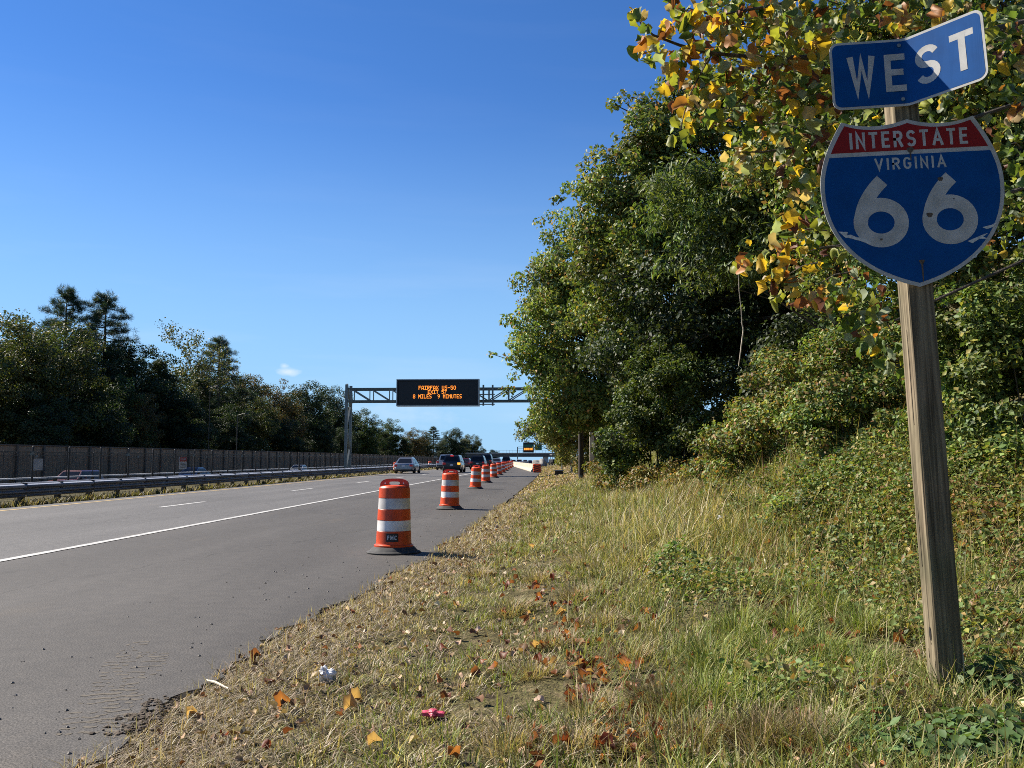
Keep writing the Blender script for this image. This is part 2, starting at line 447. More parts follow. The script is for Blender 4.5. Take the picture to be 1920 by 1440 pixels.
# ------------------------------------------------------------------ lettering (uniform strokes, like highway lettering)
def arc(cx, cy, rx, ry, a0, a1, n=14):
    return [(cx + rx * math.cos(math.radians(a0 + (a1 - a0) * i / n)), cy + ry * math.sin(math.radians(a0 + (a1 - a0) * i / n))) for i in range(n + 1)]
def bez2(a, b, c, n=8):
    return [((1 - t) ** 2 * a[0] + 2 * t * (1 - t) * b[0] + t * t * c[0], (1 - t) ** 2 * a[1] + 2 * t * (1 - t) * b[1] + t * t * c[1]) for t in [i / n for i in range(n + 1)]]
GLYPH = {
    'W': (1.05, [[(0, 1), (.25, 0), (.5, .92), (.75, 0), (1, 1)]]),
    'E': (0.58, [[(1, 1), (0, 1), (0, 0), (1, 0)], [(0, .52), (.85, .52)]]),
    'S': (0.66, [arc(.5, .75, .5, .25, 22, 270) + arc(.5, .25, .5, .25, 90, -158)[1:]]),
    'T': (0.62, [[(0, 1), (1, 1)], [(.5, 1), (.5, 0)]]),
    'I': (0.17, [[(.5, 1), (.5, 0)]]),
    'N': (0.68, [[(0, 0), (0, 1), (1, 0), (1, 1)]]),
    'R': (0.66, [[(0, 0), (0, 1), (.58, 1)] + arc(.58, .74, .42, .26, 80, -90, 8) + [(0, .48)], [(.55, .48), (1, 0)]]),
    'A': (0.76, [[(0, 0), (.5, 1), (1, 0)], [(.18, .3), (.82, .3)]]),
    'V': (0.74, [[(0, 1), (.5, 0), (1, 1)]]),
    'G': (0.68, [arc(.5, .68, .5, .32, 20, 180, 10) + arc(.5, .32, .5, .32, 180, 360, 12) + [(1, .45), (.55, .45)]]),
    'C': (0.68, [arc(.5, .68, .5, .32, 20, 180, 10) + arc(.5, .32, .5, .32, 180, 340, 10)]),
    'F': (0.56, [[(1, 1), (0, 1), (0, 0)], [(0, .52), (.85, .52)]]),
    'M': (0.82, [[(0, 0), (0, 1), (.5, .2), (1, 1), (1, 0)]]),
    'D': (0.66, [[(0, 0), (0, 1), (.45, 1)] + arc(.45, .5, .55, .5, 80, -80, 10) + [(.45, 0), (0, 0)]]),
    '6': (0.735, [arc(.5, .305, .5, .305, 180, 540, 32), bez2((.60, 1.02), (0.06, .70), (0, .28), 9)]),
}
def stroke_quads(pts, w):
    n = len(pts); L = []; R = []
    for i in range(n):
        a = Vector(pts[max(i - 1, 0)]); p = Vector(pts[i]); c = Vector(pts[min(i + 1, n - 1)])
        d1 = (p - a).normalized() if i > 0 else (c - p).normalized()
        d2 = (c - p).normalized() if i < n - 1 else d1
        t = (d1 + d2)
        t = t.normalized() if t.length > 1e-6 else d1
        nn = Vector((-t.y, t.x)); k = 1 / max(0.34, nn.dot(Vector((-d1.y, d1.x))))
        L.append(p + nn * w / 2 * k); R.append(p - nn * w / 2 * k)
    return L, R
def glyph_mesh(ch, h, sw, fn, lift, width=None, square=True):
    """fn(u, v, lift) -> local point; glyph origin at its lower left corner"""
    w, strokes = GLYPH[ch]; w = (width or w) * h; s = sw * h
    mb = MB()
    for k, st in enumerate(strokes):
        pts = [(s / 2 + x * max(w - s, 1e-4), s / 2 + y * (h - s)) for x, y in st]
        if square and ch != '6':
            for e, q in ((0, 1), (-1, -2)):
                d = (Vector(pts[e]) - Vector(pts[q])).normalized() * s / 2
                curved = ch in 'SGC'
                if not curved: pts[e] = (pts[e][0] + d.x, pts[e][1] + d.y)
        L, R = stroke_quads(pts, s)
        n = len(pts); z = lift + k * 0.00012
        vs = [fn(p.x, p.y, z) for p in L] + [fn(p.x, p.y, z) for p in R]
        mb.raw(vs, [(n + i, n + i + 1, i + 1, i) for i in range(n - 1)])
    return mb.mesh('letter'), w
def write(text, cx, cy, h, sw, gap, fn, lift, mat, parent, total=None, name='letter'):
    """centred text; total = wanted overall width (letters stretched to fit)"""
    ws = [GLYPH[c][0] * h for c in text]
    W = sum(ws) + gap * h * (len(text) - 1)
    k = (total / W) if total else 1.0
    u = cx - W * k / 2
    for c, w in zip(text, ws):
        me, _ = glyph_mesh(c, h, sw, lambda a, b, z, u=u: fn(u + a, cy - h / 2 + b, z), lift, GLYPH[c][0] * (k if c != 'I' else 1.0))
        add(name, me, mat, parent)
        u += (w + gap * h) * k

# ------------------------------------------------------------------ route sign on its timber post
MAT_SIGN_WHITE = M('sign_white_sheet', (0.47, 0.455, 0.43), 0.6, var=0.10, scale=14, spec=0.2, stain=(0.37, 0.36, 0.33))
MAT_SIGN_BLUE = M('sign_blue_sheet', (0.0005, 0.062, 0.225), 0.6, var=0.12, scale=9, spec=0.15)
MAT_SIGN_RED = M('sign_red_sheet', (0.26, 0.015, 0.015), 0.55, var=0.12, scale=9, spec=0.15)
MAT_ALU = M('weathered_aluminium', (0.42, 0.43, 0.43), 0.45, 0.8, var=0.2, scale=20)
MAT_SCRATCH = M('scraped_sheeting', (0.55, 0.55, 0.52), 0.8, var=0.3, scale=60)
MAT_DENT = M('rusty_dent', (0.10, 0.075, 0.055), 0.9, var=0.4, scale=90)

def wood_mat():
    m, n, l, b = new_mat('weathered_post_wood')
    tc = n.new('ShaderNodeTexCoord'); mp = n.new('ShaderNodeMapping'); mp.inputs['Scale'].default_value = (38, 38, 1.1)
    l.new(tc.outputs['Object'], mp.inputs['Vector'])
    nz = n.new('ShaderNodeTexNoise'); nz.inputs['Scale'].default_value = 1.6; nz.inputs['Detail'].default_value = 7; nz.inputs['Distortion'].default_value = 0.5
    l.new(mp.outputs[0], nz.inputs['Vector'])
    r = n.new('ShaderNodeValToRGB'); e = r.color_ramp.elements
    e[0].position = 0.30; e[0].color = (0.055, 0.043, 0.029, 1); e[1].position = 0.74; e[1].color = (0.30, 0.245, 0.172, 1)
    k = e.new(0.5); k.color = (0.16, 0.128, 0.088, 1)
    l.new(nz.outputs['Fac'], r.inputs['Fac'])
    n2 = n.new('ShaderNodeTexNoise'); n2.inputs['Scale'].default_value = 2.3; n2.inputs['Detail'].default_value = 4
    l.new(tc.outputs['Object'], n2.inputs['Vector'])
    r2 = n.new('ShaderNodeValToRGB'); r2.color_ramp.elements[0].position = 0.35; r2.color_ramp.elements[0].color = (0.72, 0.78, 0.68, 1)
    r2.color_ramp.elements[1].position = 0.65; r2.color_ramp.elements[1].color = (1.08, 1.03, 0.98, 1)
    l.new(n2.outputs['Fac'], r2.inputs['Fac'])
    mu = n.new('ShaderNodeMix'); mu.data_type = 'RGBA'; mu.blend_type = 'MULTIPLY'; mu.inputs['Factor'].default_value = 1
    l.new(r.outputs[0], mu.inputs['A']); l.new(r2.outputs[0], mu.inputs['B']); l.new(mu.outputs['Result'], b.inputs['Base Color'])
    b.inputs['Roughness'].default_value = 0.9; b.inputs['Specular IOR Level'].default_value = 0.15
    bp = n.new('ShaderNodeBump'); bp.inputs['Strength'].default_value = 0.5; bp.inputs['Distance'].default_value = 0.006
    l.new(nz.outputs['Fac'], bp.inputs['Height']); l.new(bp.outputs[0], b.inputs['Normal'])
    return m
MAT_POST = wood_mat()

POST_D = 4.35
pb = P(1776, 1296, POST_D); Y0 = pb.y
def on_plane(px, py, Y):
    r = ray(px, py); t = Y / r.y
    return Vector((r.x * t, Y, CAM_H + r.z * t))
ptop = on_plane(1697, 300, Y0)
lean = math.atan2(ptop.x - pb.x, ptop.z - pb.z)
sign = thing('route_sign', 'weathered wooden post carrying a bent WEST plaque and an Interstate 66 shield', 'road sign', (pb.x, Y0, pb.z))
sign.rotation_euler = (0, lean, 0)
R_s = Euler((0, lean, 0)).to_matrix()
def loc_s(px, py, Yw):
    """local (u, v) of the sign assembly at a picture position on the plane Y = Yw"""
    q = R_s.inverted() @ (on_plane(px, py, Yw) - Vector((pb.x, Y0, pb.z)))
    return q.x, q.z
PW = 0.132
mb = MB()
zz = [-0.35, 0.0, 0.12, 0.3, 0.5, 0.8, 1.2, 1.7, 2.2, 2.7, loc_s(1690, 90, Y0)[1]]
rp = random.Random(3)
vs = []; fs = []
for i, z in enumerate(zz):
    h = PW / 2; c = 0.006
    ring = [(h - c, -h), (h, -h + c), (h, h - c), (h - c, h), (-h + c, h), (-h, h - c), (-h, -h + c), (-h + c, -h)]
    vs += [(x + rp.uniform(-.0015, .0015), y + rp.uniform(-.0015, .0015), z) for x, y in ring]
for i in range(len(zz) - 1):
    fs += [(i * 8 + j, i * 8 + (j + 1) % 8, i * 8 + 8 + (j + 1) % 8, i * 8 + 8 + j) for j in range(8)]
fs += [tuple(range((len(zz) - 1) * 8, len(zz) * 8))]
post = MB().raw(vs, fs).put('post', MAT_POST, sign)
MAT_HOLE = M('dark_knot', (0.012, 0.010, 0.008), 1.0, var=0.3)
h = PW / 2
def hole_fn(u, v, d): return (-h - d, -0.012 + u, 0.29 + v)
MB().prism([(0.011 * math.cos(a * PI / 8), 0.034 * math.sin(a * PI / 8)) for a in range(16)], hole_fn, 0.0005, 0.0022).put('knot_hole', MAT_HOLE, post)
for (z0, dz, y0) in ((0.16, 0.05, 0.02), (0.235, 0.012, -0.02), (0.1, 0.07, -0.045), (0.62, 0.3, 0.02), (1.35, 0.5, -0.015)):
    MB().prism([(-0.0012, 0), (0.0012, 0.01), (0.0008, dz), (-0.0008, dz - 0.01)], lambda u, v, d: (-h - d, y0 + u, z0 + v), 0.0004, 0.0019).put('crack', MAT_HOLE, post)

# shield
SY = -PW / 2 - 0.012
u0, v0 = loc_s(1712, 380, Y0 + SY)
SW = abs(loc_s(1884, 370, Y0 + SY)[0] - loc_s(1539, 370, Y0 + SY)[0])
def sh_fn(u, v, d): return (u0 + u, SY - d, v0 + v)
def bez3(a, b, c, d, n=14):
    out = []
    for i in range(n + 1):
        t = i / n; s = 1 - t
        out.append((s**3 * a[0] + 3 * s * s * t * b[0] + 3 * s * t * t * c[0] + t**3 * d[0], s**3 * a[1] + 3 * s * s * t * b[1] + 3 * s * t * t * c[1] + t**3 * d[1]))
    return out
halfo = bez3((0, .478), (.10, .44), (.24, .43), (.362, .478), 10) + bez3((.362, .478), (.43, .37), (.50, .24), (.50, .10), 12)[1:] + bez3((.50, .10), (.505, -.20), (.305, -.39), (0, -.475), 18)[1:]
outline = [(x * SW, y * SW) for x, y in halfo] + [(-x * SW, y * SW) for x, y in reversed(halfo[1:-1])]
outline.reverse()
def clip(poly, y0, above):
    out = []
    n = len(poly)
    for i in range(n):
        a, b = poly[i], poly[(i + 1) % n]
        ia, ib = (a[1] >= y0) == above, (b[1] >= y0) == above
        if ia: out.append(a)
        if ia != ib:
            t = (y0 - a[1]) / (b[1] - a[1]); out.append((a[0] + (b[0] - a[0]) * t, y0))
    return out
shield = MB().prism(outline, sh_fn, 0, 0.0035).put('shield', MAT_SIGN_WHITE, sign, label='Interstate 66 shield with red band reading INTERSTATE')
inner = [(x * 0.955, y * 0.953) for x, y in outline]
MB().prism(clip(inner, 0.300 * SW, True), sh_fn, 0.0036, 0.0042).put('red_field', MAT_SIGN_RED, shield)
MB().prism(clip(inner, 0.276 * SW, False), sh_fn, 0.0036, 0.0042).put('blue_field', MAT_SIGN_BLUE, shield)
write('INTERSTATE', 0.0, 0.366 * SW, 0.094 * SW, 0.17, 0.26, sh_fn, 0.0047, MAT_SIGN_WHITE, shield, total=0.648 * SW)
write('VIRGINIA', 0.0, 0.226 * SW, 0.068 * SW, 0.17, 0.30, sh_fn, 0.0047, MAT_SIGN_WHITE, shield, total=0.39 * SW)
write('66', 0.004 * SW, -0.040 * SW, 0.41 * SW, 0.188, 0.18, sh_fn, 0.0047, MAT_SIGN_WHITE, shield, name='digit')
for (x, y, r) in ((.156, .125, .014), (.082, -.075, .016), (-.19, -.20, .007), (0.005, .30, .018), (0.02, -.335, .014), (.22, .01, .004)):
    MB().prism([(SW * (x + r * (1 + .25 * math.sin(3 * a)) * math.cos(a)), SW * (y + r * (1 + .25 * math.cos(2 * a)) * math.sin(a))) for a in [2 * PI * i / 12 for i in range(12)]], sh_fn, 0.0050, 0.0056).put('rust_dent', MAT_DENT, shield)
MB().prism([(SW * a, SW * b) for a, b in ((0.0, .285), (.010, .29), (.007, .235), (.003, .24))], sh_fn, 0.0050, 0.0054).put('rust_streak', MAT_DENT, shield)
MB().prism([(SW * a, SW * b) for a, b in ((0.015, -.345), (.026, -.345), (.023, -.44), (.018, -.45))], sh_fn, 0.0050, 0.0054).put('rust_streak', MAT_DENT, shield)
for sc_ in ([(-.42, -.145), (-.37, -.150), (-.375, -.168), (-.355, -.165), (-.33, -.178), (-.27, -.195), (-.245, -.218), (-.255, -.226), (-.30, -.205), (-.36, -.185), (-.385, -.18)],
            [(.275, -.232), (.36, -.20), (.39, -.192), (.36, -.212), (.39, -.225), (.34, -.222), (.30, -.245)],
            [(.36, -.158), (.41, -.148), (.455, -.125), (.42, -.158), (.385, -.17), (.375, -.165)], [(.285, -.33), (.33, -.295), (.315, -.325)]):
    pl = [(SW * x, SW * y) for x, y in sc_]
    if sum((pl[i][0] * pl[(i + 1) % len(pl)][1] - pl[(i + 1) % len(pl)][0] * pl[i][1]) for i in range(len(pl))) > 0: pl.reverse()
    MB().prism(pl, sh_fn, 0.0050, 0.0055).put('scrape', MAT_SCRATCH, shield)

# WEST plaque, its right half bent towards the road user
ul, vl = loc_s(1558, 144, Y0 + SY); ub, vb = loc_s(1699, 136, Y0 + SY)
vt_, vb_ = loc_s(1560, 80, Y0 + SY)[1], loc_s(1566, 207, Y0 + SY)[1]
PH = abs(vt_ - vb_) * 0.985; HWL = abs(ub - ul)
BEND = math.radians(47); HWR = HWL * 1.0
vc = (vt_ + vb_) / 2
LTILT = 0.012
def pl_fn(u, v, d):
    """u from -HWL to HWR, bend at u = 0 with a small radius"""
    r = 0.05
    if u <= -r / 2: return (ub + u, SY - d, vc + v + LTILT * u)
    t = min(1.0, (u + r / 2) / r); th = BEND * t
    # integrate the bend arc
    k = BEND / r
    s = min(u + r / 2, r)
    x = -r / 2 + math.sin(k * s) / k; y = -(1 - math.cos(k * s)) / k
    if u > r / 2: x += math.cos(BEND) * (u - r / 2); y += -math.sin(BEND) * (u - r / 2)
    warp = 0.010 * max(0, u) * math.sin(v * 9)
    return (ub + x - math.sin(th) * d, SY + y - math.cos(th) * d + warp, vc + v + LTILT * u)
def round_rect(x0, x1, y0, y1, r, k=5, split=18):
    out = []
    for (cx, cy, a0) in ((x1 - r, y0 + r, -90), (x1 - r, y1 - r, 0), (x0 + r, y1 - r, 90), (x0 + r, y0 + r, 180)):
        out += [(cx + r * math.cos(math.radians(a0 + 90 * i / k)), cy + r * math.sin(math.radians(a0 + 90 * i / k))) for i in range(k + 1)]
    return out
def bent_panel(x0, x1, y0, y1, r, da, db):
    """rounded panel cut into vertical strips so that it can follow the bend"""
    xs = sorted(set([x0 + r * (1 - math.cos(math.radians(a))) for a in (0, 18, 36, 54, 72, 90)] + [x1 - r * (1 - math.cos(math.radians(a))) for a in (0, 18, 36, 54, 72, 90)] +
                    [-0.025 + 0.005 * i for i in range(11)] + [x0 + (x1 - x0) * i / 14 for i in range(1, 14)]))
    def ins(x):
        t = max(0, x0 + r - x, x - (x1 - r)); return r - math.sqrt(max(0, r * r - t * t))
    vs = []; n = len(xs)
    for d in (da, db):
        for x in xs: vs += [pl_fn(x, y0 + ins(x), d), pl_fn(x, y1 - ins(x), d)]
    fs = []
    for i in range(n - 1):
        q = 2 * i; k = 2 * n
        fs += [(k + q, k + q + 2, k + q + 3, k + q + 1), (q, q + 1, q + 3, q + 2), (q, q + 2, k + q + 2, k + q), (q + 1, k + q + 1, k + q + 3, q + 3)]
    return MB().raw(vs, fs)
plaque = bent_panel(-HWL, HWR, -PH / 2, PH / 2, 0.045, 0, 0.003).put('direction_plaque', MAT_SIGN_WHITE, sign, label='blue WEST plaque creased down the middle')
bent_panel(-HWL + 0.013, HWR - 0.013, -PH / 2 + 0.013, PH / 2 - 0.013, 0.034, 0.0031, 0.0037).put('blue_field', MAT_SIGN_BLUE, plaque)
LH = PH * 0.555
for ch, ua, ubb in (('W', -0.775, -0.41), ('E', -0.285, -0.01), ('S', 0.125, 0.44), ('T', 0.575, 0.87)):
    wdt = (ubb - ua) * HWL
    def wfn(a, b, z, ua=ua): return pl_fn(ua * HWL + a, -LH / 2 + b, z)
    # subdivide strokes a little so that they follow the bend
    me, _ = glyph_mesh(ch, LH, 0.165, wfn, 0.0042, wdt / LH)
    add('letter', me, MAT_SIGN_WHITE, plaque)
for v in (PH * 0.40, -PH * 0.40):
    MB().prism([(0.010 * math.cos(a * PI / 6), 0.010 * math.sin(a * PI / 6)) for a in range(12)], lambda u, vv, d: (ub - 0.03 + u, SY - d, vc + v + vv), 0.0040, 0.009).put('bolt', MAT_ALU, plaque)

# ------------------------------------------------------------------ traffic drums
def orange_mat(name, col, rough):
    m = M(name, col, rough, var=0.10, scale=5, spec=0.35, stain=tuple(c * .62 + .01 for c in col))
    return m
MAT_ORANGE = orange_mat('drum_orange', (0.86, 0.085, 0.010), 0.42)
MAT_ORANGE_PLASTIC = orange_mat('drum_orange_plastic', (0.66, 0.055, 0.02), 0.38)
MAT_BAND = M('reflective_white_band', (0.74, 0.71, 0.68), 0.45, var=0.07, scale=5, stain=(0.50, 0.46, 0.42))
MAT_RUBBER = M('dusty_rubber', (0.045, 0.043, 0.041), 0.8, var=0.35, scale=12, stain=(0.02, 0.02, 0.02))
MAT_TAG = M('black_tag', (0.012, 0.012, 0.013), 0.5, var=0.2)
MAT_TAGTEXT = M('tag_lettering', (0.55, 0.55, 0.55), 0.6, var=0.1)
def vary(m, lo, hi):
    """each drum faded or soiled by its own amount"""
    n, l = m.node_tree.nodes, m.node_tree.links; b = n['Principled BSDF']; src = b.inputs['Base Color'].links[0].from_socket
    oi = n.new('ShaderNodeObjectInfo'); mr = n.new('ShaderNodeMapRange'); mr.inputs['To Min'].default_value = lo; mr.inputs['To Max'].default_value = hi
    l.new(oi.outputs['Random'], mr.inputs['Value']); q = n.new('ShaderNodeVectorMath'); q.operation = 'SCALE'
    l.new(src, q.inputs[0]); l.new(mr.outputs[0], q.inputs['Scale']); l.new(q.outputs[0], b.inputs['Base Color'])
vary(MAT_ORANGE, .72, 1.08); vary(MAT_BAND, .66, 1.08); vary(MAT_ORANGE_PLASTIC, .8, 1.1)
def drum_parts():
    me = {}
    me['base'] = MB().lathe([(0.30, 0.0), (0.385, 0.0), (0.39, 0.014), (0.38, 0.024), (0.345, 0.035), (0.30, 0.085), (0.262, 0.10)], 40).mesh('base', True, 30)
    R0 = 0.250; R1 = 0.218; Z0, Z1 = 0.135, 0.93
    def r(z): return R0 + (R1 - R0) * (z - Z0) / (Z1 - Z0)
    zs = [0.31, 0.47, 0.62, 0.785]
    prof = [(0.262, 0.090), (0.282, 0.092), (0.284, 0.112), (0.262, 0.124), (r(.135) + .004, 0.140)]
    lv = [0.140] + zs + [Z1]
    for i in range(5):
        o = 0.004 if i % 2 == 0 else -0.001
        prof += [(r(lv[i]) + o, lv[i] + 0.004), (r(lv[i + 1]) + o, lv[i + 1] - 0.004)]
    prof += [(R1 - 0.004, Z1 + 0.006), (R1 - 0.022, Z1 + 0.024), (0.10, Z1 + 0.040), (0.02, Z1 + 0.042)]
    me['shell'] = MB().lathe(prof, 40).mesh('shell', True, 28)
    me['band'] = []
    for i in (1, 3):
        a, c = lv[i] + 0.006, lv[i + 1] - 0.006
        me['band'].append(MB().lathe([(r(a) + 0.0015, a), (r(c) + 0.0015, c)], 40, cap=False).mesh('reflective_band', True, 30))
    for i in (0, 2, 4):
        pass
    # carrying handle: upright plate with a slot
    out = []; inn = []
    N = 40
    for j in range(N):
        a = 2 * PI * j / N; cx, cy = math.cos(a), math.sin(a)
        # outer: superellipse-like arch, flat at the bottom
        k = 1 / max(abs(cx) ** 3 + abs(cy) ** 3, 1e-6) ** (1 / 3)
        x = 0.212 * k * cx; y = (0.112 if cy > 0 else 0.05) * k * cy
        out.append((x, y))
        k2 = 1 / max(abs(cx) ** 4 + abs(cy) ** 4, 1e-6) ** 0.25
        inn.append((0.080 * k2 * cx, 0.046 + 0.022 * k2 * cy))
    vs = []
    for yy in (-0.016, 0.016):
        vs += [(x, yy, Z1 + 0.02 + y) for x, y in out] + [(x, yy, Z1 + 0.02 + y) for x, y in inn]
    fs = []
    for j in range(N):
        q = (j + 1) % N
        fs += [(j, q, N + q, N + j), (2 * N + j, 3 * N + j, 3 * N + q, 2 * N + q), (j, 2 * N + j, 2 * N + q, q), (N + j, N + q, 3 * N + q, 3 * N + j)]
    me['handle'] = MB().raw(vs, fs).mesh('handle', True, 40)
    me['bolt_hole'] = MB().prism([(0.011 * math.cos(a * PI / 6), 0.011 * math.sin(a * PI / 6)) for a in range(12)], lambda u, v, d: (u, -d, v), 0.016, 0.019).mesh('bolt_hole')
    return me
DR = drum_parts()
MAT_HOLE_LIGHT = M('reflector_button', (0.75, 0.70, 0.66), 0.5, var=0.1)
def drum(loc, rz, label, group, tagged=False, lean_=(0, 0)):
    t = thing('traffic_drum', label, 'traffic drum', loc, rz, group)
    t.rotation_euler = (lean_[0], lean_[1], rz)
    add('base', DR['base'], MAT_RUBBER, t)
    s = add('shell', DR['shell'], MAT_ORANGE, t)
    for b in DR['band']: add('reflective_band', b, MAT_BAND, t)
    hd = add('handle', DR['handle'], MAT_ORANGE_PLASTIC, t)
    for x in (-0.135, 0.135):
        add('bolt_hole', DR['bolt_hole'], MAT_HOLE_LIGHT, hd, loc=(x, 0, 0.995))
    if tagged:
        cz, hh, ww = 0.228, 0.058, 0.085; rr = 0.2535
        cz += 0.0
        def fn(u, v, d):
            a = u / rr + 0.14; R_ = 0.2545 - 0.035 * (v + 0.0) + d
            return (R_ * math.sin(a), -R_ * math.cos(a), cz + v)
        vs = []; fs = []
        n = 10
        for i in range(n + 1):
            u = -ww + 2 * ww * i / n
            for (v, d) in ((-hh, 0.0), (-hh, 0.006), (hh, 0.006), (hh, 0.0)): vs.append(fn(u, v, d))
        for i in range(n):
            for j in range(3): fs.append((i * 4 + j, i * 4 + 4 + j, i * 4 + 5 + j, i * 4 + 1 + j))
        fs += [(0, 1, 2, 3), (n * 4 + 3, n * 4 + 2, n * 4 + 1, n * 4)]
        tg = MB().raw(vs, fs).put('owner_tag', MAT_TAG, t, label='black rectangular tag lettered FMC')
        write('FMC', 0, 0.0, 0.062, 0.17, 0.26, lambda u, v, d: fn(u, v, d), 0.0085, MAT_TAGTEXT, tg, total=0.132)
    return t
GD = 'traffic drums tapering along the shoulder'
dr = [((738, 1036), 'nearest orange and white traffic drum, with a black FMC tag low on its side'),
      ((843, 954.5), 'second traffic drum from the camera, near the edge of the dark shoulder'),
      ((891.5, 916.5), 'third traffic drum of the taper, directly beyond the second'),
      ((911, 905), 'fourth traffic drum of the taper, counting from the one tagged FMC'),
      ((926, 896), 'fifth traffic drum of the taper, counting from the one tagged FMC'),
      ((935.5, 890.5), 'sixth traffic drum of the taper, counting from the one tagged FMC'),
      ((942.5, 886.2), 'seventh traffic drum of the taper, counting from the one tagged FMC'),
      ((948, 882.8), 'eighth traffic drum of the taper, beside the concrete barrier end'),
      ((952.5, 880.2), 'ninth traffic drum of the taper, small beside the concrete barrier'),
      ((956.5, 877.8), 'tenth traffic drum of the taper, small in the distance'),
      ((960, 875.6), 'eleventh and farthest traffic drum of the shoulder taper')]
rd = random.Random(8)
for i, ((px, py), lab) in enumerate(dr):
    g = on_ground(px, py)
    drum((g.x, g.y, 0.0), rd.uniform(-0.5, 0.5) if i > 1 else -0.05, lab, GD, tagged=(i == 0), lean_=(rd.uniform(-.03, .03), rd.uniform(-.045, .045) * (i > 0)))
for (px, py, lab) in ((742, 886, 'drum by the median guardrail partly hidden behind the silver sedan'), (806 / 1 - 0, 878.6, 'drum standing alone by the median guardrail beyond the silver sedan')):
    g = on_ground(px, py)
    drum((g.x, g.y, 0), 0.3, lab, 'traffic drums by the median guardrail')

# ------------------------------------------------------------------ message-sign gantry
MAT_STEEL = M('galvanised_steel', (0.135, 0.155, 0.148), 0.55, 0.2, var=0.18, scale=5)
MAT_STEEL_D = M('painted_dark_steel', (0.085, 0.105, 0.095), 0.6, 0.2, var=0.2, scale=5)
MAT_VMS = M('message_sign_black', (0.006, 0.006, 0.007), 0.5, var=0.3, scale=3)
MAT_LED = M('amber_led', (1.0, 0.30, 0.035), 0.5, var=0.05, emit=0.75)
GX = -16.6; GY = on_x(648, GX)
zc_t = z_at(648, 729, GY); zc_b = z_at(648, 752, GY)
xr = on_y(1073, GY)
gan = thing('sign_gantry', 'grey steel truss gantry spanning the lanes and carrying the message sign', 'gantry', (0, GY, 0))
DEP = 1.45
for (x, zb) in ((GX, -0.1), (xr, -0.2)):
    c = MB()
    for y in (0, DEP):
        c.box((x, y, (zc_t + 0.35 + zb) / 2), (0.20, 0.26, zc_t + 0.35 - zb))
    col = c.put('column', MAT_STEEL, gan)
    br = MB()
    for k in range(4):
        za, zb2 = 0.4 + k * 1.75, 0.4 + (k + 1) * 1.75
        ya, yb = (0.1, DEP - 0.1) if k % 2 == 0 else (DEP - 0.1, 0.1)
        br.bar((x, ya, za), (x, yb, zb2), 0.14, 0.14)
    br.put('brace', MAT_STEEL, col)
for y in (0, DEP):
    for z in (zc_t, zc_b):
        MB().bar((GX, y, z), (xr, y, z), 0.135, 0.135).put('chord', MAT_STEEL_D, gan)
web = 0
npan = 11; step = (xr - GX) / npan
for k in range(npan + 1):
    x = GX + 0.3 + (xr - GX - 0.6) * k / npan
    for y in (0, DEP):
        MB().bar((x, y, zc_b), (x, y, zc_t), 0.07).put('upright', MAT_STEEL, gan)
        if k < npan:
            x2 = GX + 0.3 + (xr - GX - 0.6) * (k + 1) / npan
            a, b = ((x, zc_t), (x2, zc_b)) if k < npan * 0.55 else ((x, zc_b), (x2, zc_t))
            MB().bar((a[0], y, a[1]), (b[0], y, b[1]), 0.08).put('diagonal', MAT_STEEL, gan)
    MB().bar((x, 0, zc_t), (x, DEP, zc_t), 0.06).put('cross_strut', MAT_STEEL, gan)
    MB().bar((x, 0, zc_b), (x, DEP, zc_b), 0.06).put('cross_strut', MAT_STEEL, gan)
# vacant sign bracket right of the message sign
bk = None
for px in (906, 923.5):
    x = on_y(px, GY - 0.2)
    b_ = MB().bar((x, -0.2, z_at(px, 761, GY)), (x, -0.2, z_at(px, 722, GY)), 0.14, 0.10).put('bracket_post', MAT_STEEL, gan)
xa, xb_ = on_y(900, GY), on_y(928, GY)
for py in (740, 758.5):
    MB().bar((xa, -0.3, z_at(910, py, GY)), (xb_, -0.3, z_at(910, py, GY)), 0.08).put('bracket_rail', MAT_STEEL, gan)
# the message sign itself
xl_, xr_ = on_y(743, GY - 0.9), on_y(896.5, GY - 0.9)
zt_, zb_ = z_at(820, 712, GY - 0.9), z_at(820, 760, GY - 0.9)
vms = thing('message_sign', 'black electronic message sign reading FAIRFAX US-50 EXIT 57 in amber', 'message sign', ((xl_ + xr_) / 2, GY - 0.9, zb_))
Wv, Hv = xr_ - xl_, zt_ - zb_
MB().box((0, 0.38, Hv / 2), (Wv, 0.70, Hv), bev=0.03).put('housing', MAT_VMS, vms)
fr = MB()
for (c, s) in (((0, 0.0, 0.05), (Wv, 0.10, 0.10)), ((0, 0.0, Hv - 0.05), (Wv, 0.10, 0.10)), ((-Wv / 2 + 0.05, 0, Hv / 2), (0.10, 0.10, Hv - 0.2)), ((Wv / 2 - 0.05, 0, Hv / 2), (0.10, 0.10, Hv - 0.2))):
    fr.box(c, s)
fr.put('frame', MAT_TAG, vms)
tr_ = MB()
for (c, s_) in (((0, 0.36, -0.03), (Wv + .12, .74, .06)), ((0, 0.36, Hv + .03), (Wv + .12, .74, .06)), ((-Wv / 2 - .03, .36, Hv / 2), (.06, .74, Hv)), ((Wv / 2 + .03, .36, Hv / 2), (.06, .74, Hv))):
    tr_.box(c, s_)
tr_.put('edge_trim', MAT_ALU, vms)
